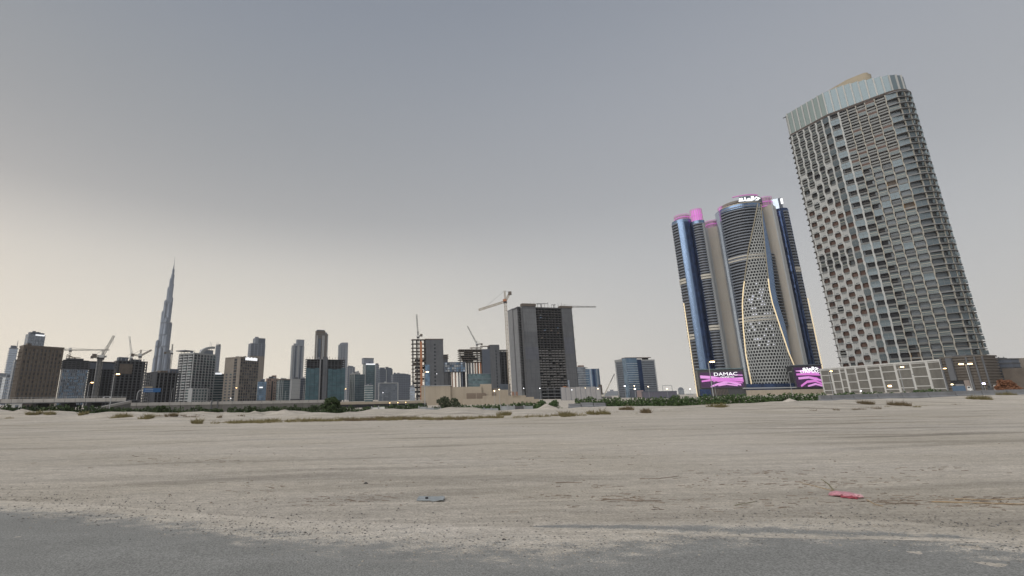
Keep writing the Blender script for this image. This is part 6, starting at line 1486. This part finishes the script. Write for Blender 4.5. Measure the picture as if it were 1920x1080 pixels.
# ------------------------------------------------------------------ litter on the sand
def litter():
    rnd = random.Random(9)
    # crumpled pink bag
    p = gpos(1584, 931); a = -azi(1584); D = p.to_2d().length; sc = D*math.cos(azi(1584))/ (FPX*1.02)
    r = thing('plastic_bag', 'crumpled pink plastic bag lying on the sand', 'bag', (p.x, p.y, p.z), a)
    def crumple(L, Wd, h, seed, nu=28, nv=14):
        mb = MB()
        for i in range(nu+1):
            for k in range(nv):
                u = i/nu*2-1; an = 2*math.pi*k/nv; taper = math.sqrt(max(0.0, 1-abs(u)**2.6))
                q = 1+.35*noise.noise(Vector((u*3.2, math.cos(an)*1.6+seed, math.sin(an)*1.6)))+.2*noise.noise(Vector((u*9, math.cos(an)*4+seed, math.sin(an)*4)))
                z = math.sin(an)*h*taper*q; mb.v.append((u*L, math.cos(an)*Wd*taper*q, max(0.0, z*.5+h*.5*taper)))
        for i in range(nu):
            for k in range(nv):
                j = (k+1) % nv; mb.f.append((i*nv+k, i*nv+j, (i+1)*nv+j, (i+1)*nv+k)); mb.m.append(0)
        return mb
    Lb = 23*sc
    o = crumple(Lb, .14, .075, 2).obj('body', mat('bag_pink', (.50, .235, .27), .45, var=.25, scale=14), r)
    o = crumple(Lb*.35, .07, .05, 8, 14, 10).obj('open_end', mat('bag_pink_pale', (.62, .36, .38), .45, var=.2, scale=14), r, (Lb*.78, -.03, .015))
    o = crumple(Lb*.55, .05, .035, 5, 16, 10).obj('dark_fold', mat('bag_red', (.30, .05, .07), .5, var=.2, scale=14), r, (Lb*.25, -.13, .0))
    # twigs and stalks
    def stick(label, pts, rad, m, name='stick', cat='stick', lift=0.0):
        ps = []; rad *= .75
        for k, (x, y) in enumerate(pts):
            q = gpos(x, y); q.z += rad*.8+(lift if k == len(pts)-1 else 0); ps.append(q)
        mb = MB()
        for k in range(len(ps)-1):
            n = 4
            for j in range(n):
                q0, q1 = ps[k].lerp(ps[k+1], j/n), ps[k].lerp(ps[k+1], (j+1)/n); 
                for q in (q0, q1): q.z = max(q.z, terrain(q.x, q.y)+rad*.6)
                f = (k*n+j)/((len(ps)-1)*n); mb.tube(q0, q1, rad*(1-.5*f), rad*(1-.5*(f+.1)), n=5)
        tag(mb.obj(name, m), label, cat, 'sticks lying on the sand')
    TAN = mat('stick_tan', (.36, .27, .17), .85, var=.2, scale=10); GRN = mat('stick_greenish', (.24, .22, .15), .85, var=.2, scale=10); DRK = mat('stick_dark', (.22, .175, .135), .9, var=.2, scale=10)
    stick('thin tan stick pointing left from the pink bag', [(1562, 921), (1535, 914), (1500, 905)], .012, TAN)
    b0 = gpos(1565, 922); mb = MB(); up = Vector((-.10, .05, .20)); mb.tube(b0, b0+up*.6, .016, .012, n=5).tube(b0+up*.6, b0+up+Vector((-.05, 0, .0)), .012, .006, n=5); tag(mb.obj('stick', GRN), 'short greenish stalk standing up behind the pink bag', 'stick', 'sticks lying on the sand')
    stick('long tan stick reaching the right frame edge', [(1748, 942), (1830, 944), (1935, 947)], .018, TAN); stick('second tan stick above the long one at right', [(1790, 936), (1850, 938), (1935, 935)], .012, TAN)
    stick('dark flat twig in front of the canopy office', [(1042, 906), (1065, 905), (1092, 906)], .014, DRK); stick('bent brown twig right of the flat dark twig', [(1200, 899), (1235, 898), (1273, 893)], .012, DRK)
    stick('short twig left of the pink bag', [(1378, 948), (1400, 944), (1420, 940)], .010, GRN); stick('crooked dark root beside the short twig', [(1130, 937), (1165, 938), (1200, 940), (1240, 939)], .012, DRK)
    stick('tan twig tangle right of the pink bag', [(1626, 938), (1640, 946), (1656, 950)], .012, TAN); stick('small twig under the tan tangle', [(1660, 944), (1690, 945), (1712, 944)], .014, DRK)
    # flattened grey card
    p = gpos(808, 938); D = p.to_2d().length; sc = D/ (FPX*1.0)
    r = thing('flattened_card', 'flattened blue-grey piece of card on the sand', 'litter', (p.x, p.y, p.z+.005), -azi(808)); mb = MB(); L = 23*sc; n, m = 10, 5
    for i in range(n+1):
        for j in range(m+1):
            u, v = i/n, j/m; x = -L+2*L*u+.04*(v-.5); y = -.16+.32*v+.08*(1-u)
            mb.v.append((x, y, .02+.022*noise.noise(Vector((u*4, v*3, 2)))+.03*max(0, u-.75)*4*(1-v)*.5))
    for i in range(n):
        for j in range(m): mb.f.append((i*(m+1)+j, (i+1)*(m+1)+j, (i+1)*(m+1)+j+1, i*(m+1)+j+1)); mb.m.append(0)
    o = mb.obj('sheet', mat('card_grey', (.27, .29, .295), .7, var=.25, scale=12), r); so = o.modifiers.new('thickness', 'SOLIDIFY'); so.thickness = .012
    MB().box(-L*.42, -L*.2, -.06, .0, .03, .05).obj('torn_hole', VOIDM, r)
    # single stones
    for x, y, s, lab in ((945, 1013, .030, 'dark stone at the asphalt edge below the middle'), (572, 1000, .026, 'dark stone left of middle near the asphalt edge'), (686, 907, .05, 'lump of dark earth above the grey card'), (580, 1004, .018, 'smaller stone beside the left dark stone'), (636, 989, .022, 'flat dark stone between card and asphalt')):
        p = gpos(x, y); mb = MB(); rr = random.Random(int(x)); rock(mb, 0, 0, 0, s, rr); o = mb.obj('stone', mat('stone_dark', (.055, .052, .05), .9, var=.3, scale=20), None, p); tag(o, lab, 'stone', 'single stones')
litter()

# ------------------------------------------------------------------ dusty air
def haze():
    m = bpy.data.materials.new('dusty_air'); m.use_nodes = True; n, l = m.node_tree.nodes, m.node_tree.links
    n.clear(); o = n.new('ShaderNodeOutputMaterial'); v = n.new('ShaderNodeVolumePrincipled')
    v.inputs['Color'].default_value = (.90, .92, .96, 1); v.inputs['Density'].default_value = 0.00007; v.inputs['Anisotropy'].default_value = 0.2
    l.new(v.outputs[0], o.inputs['Volume'])
    ob = MB().box(-4700, 4700, -4700, 4700, -6, 1000).obj('haze', m); tag(ob, 'pale dusty evening air over the whole place', kind='stuff')
haze()
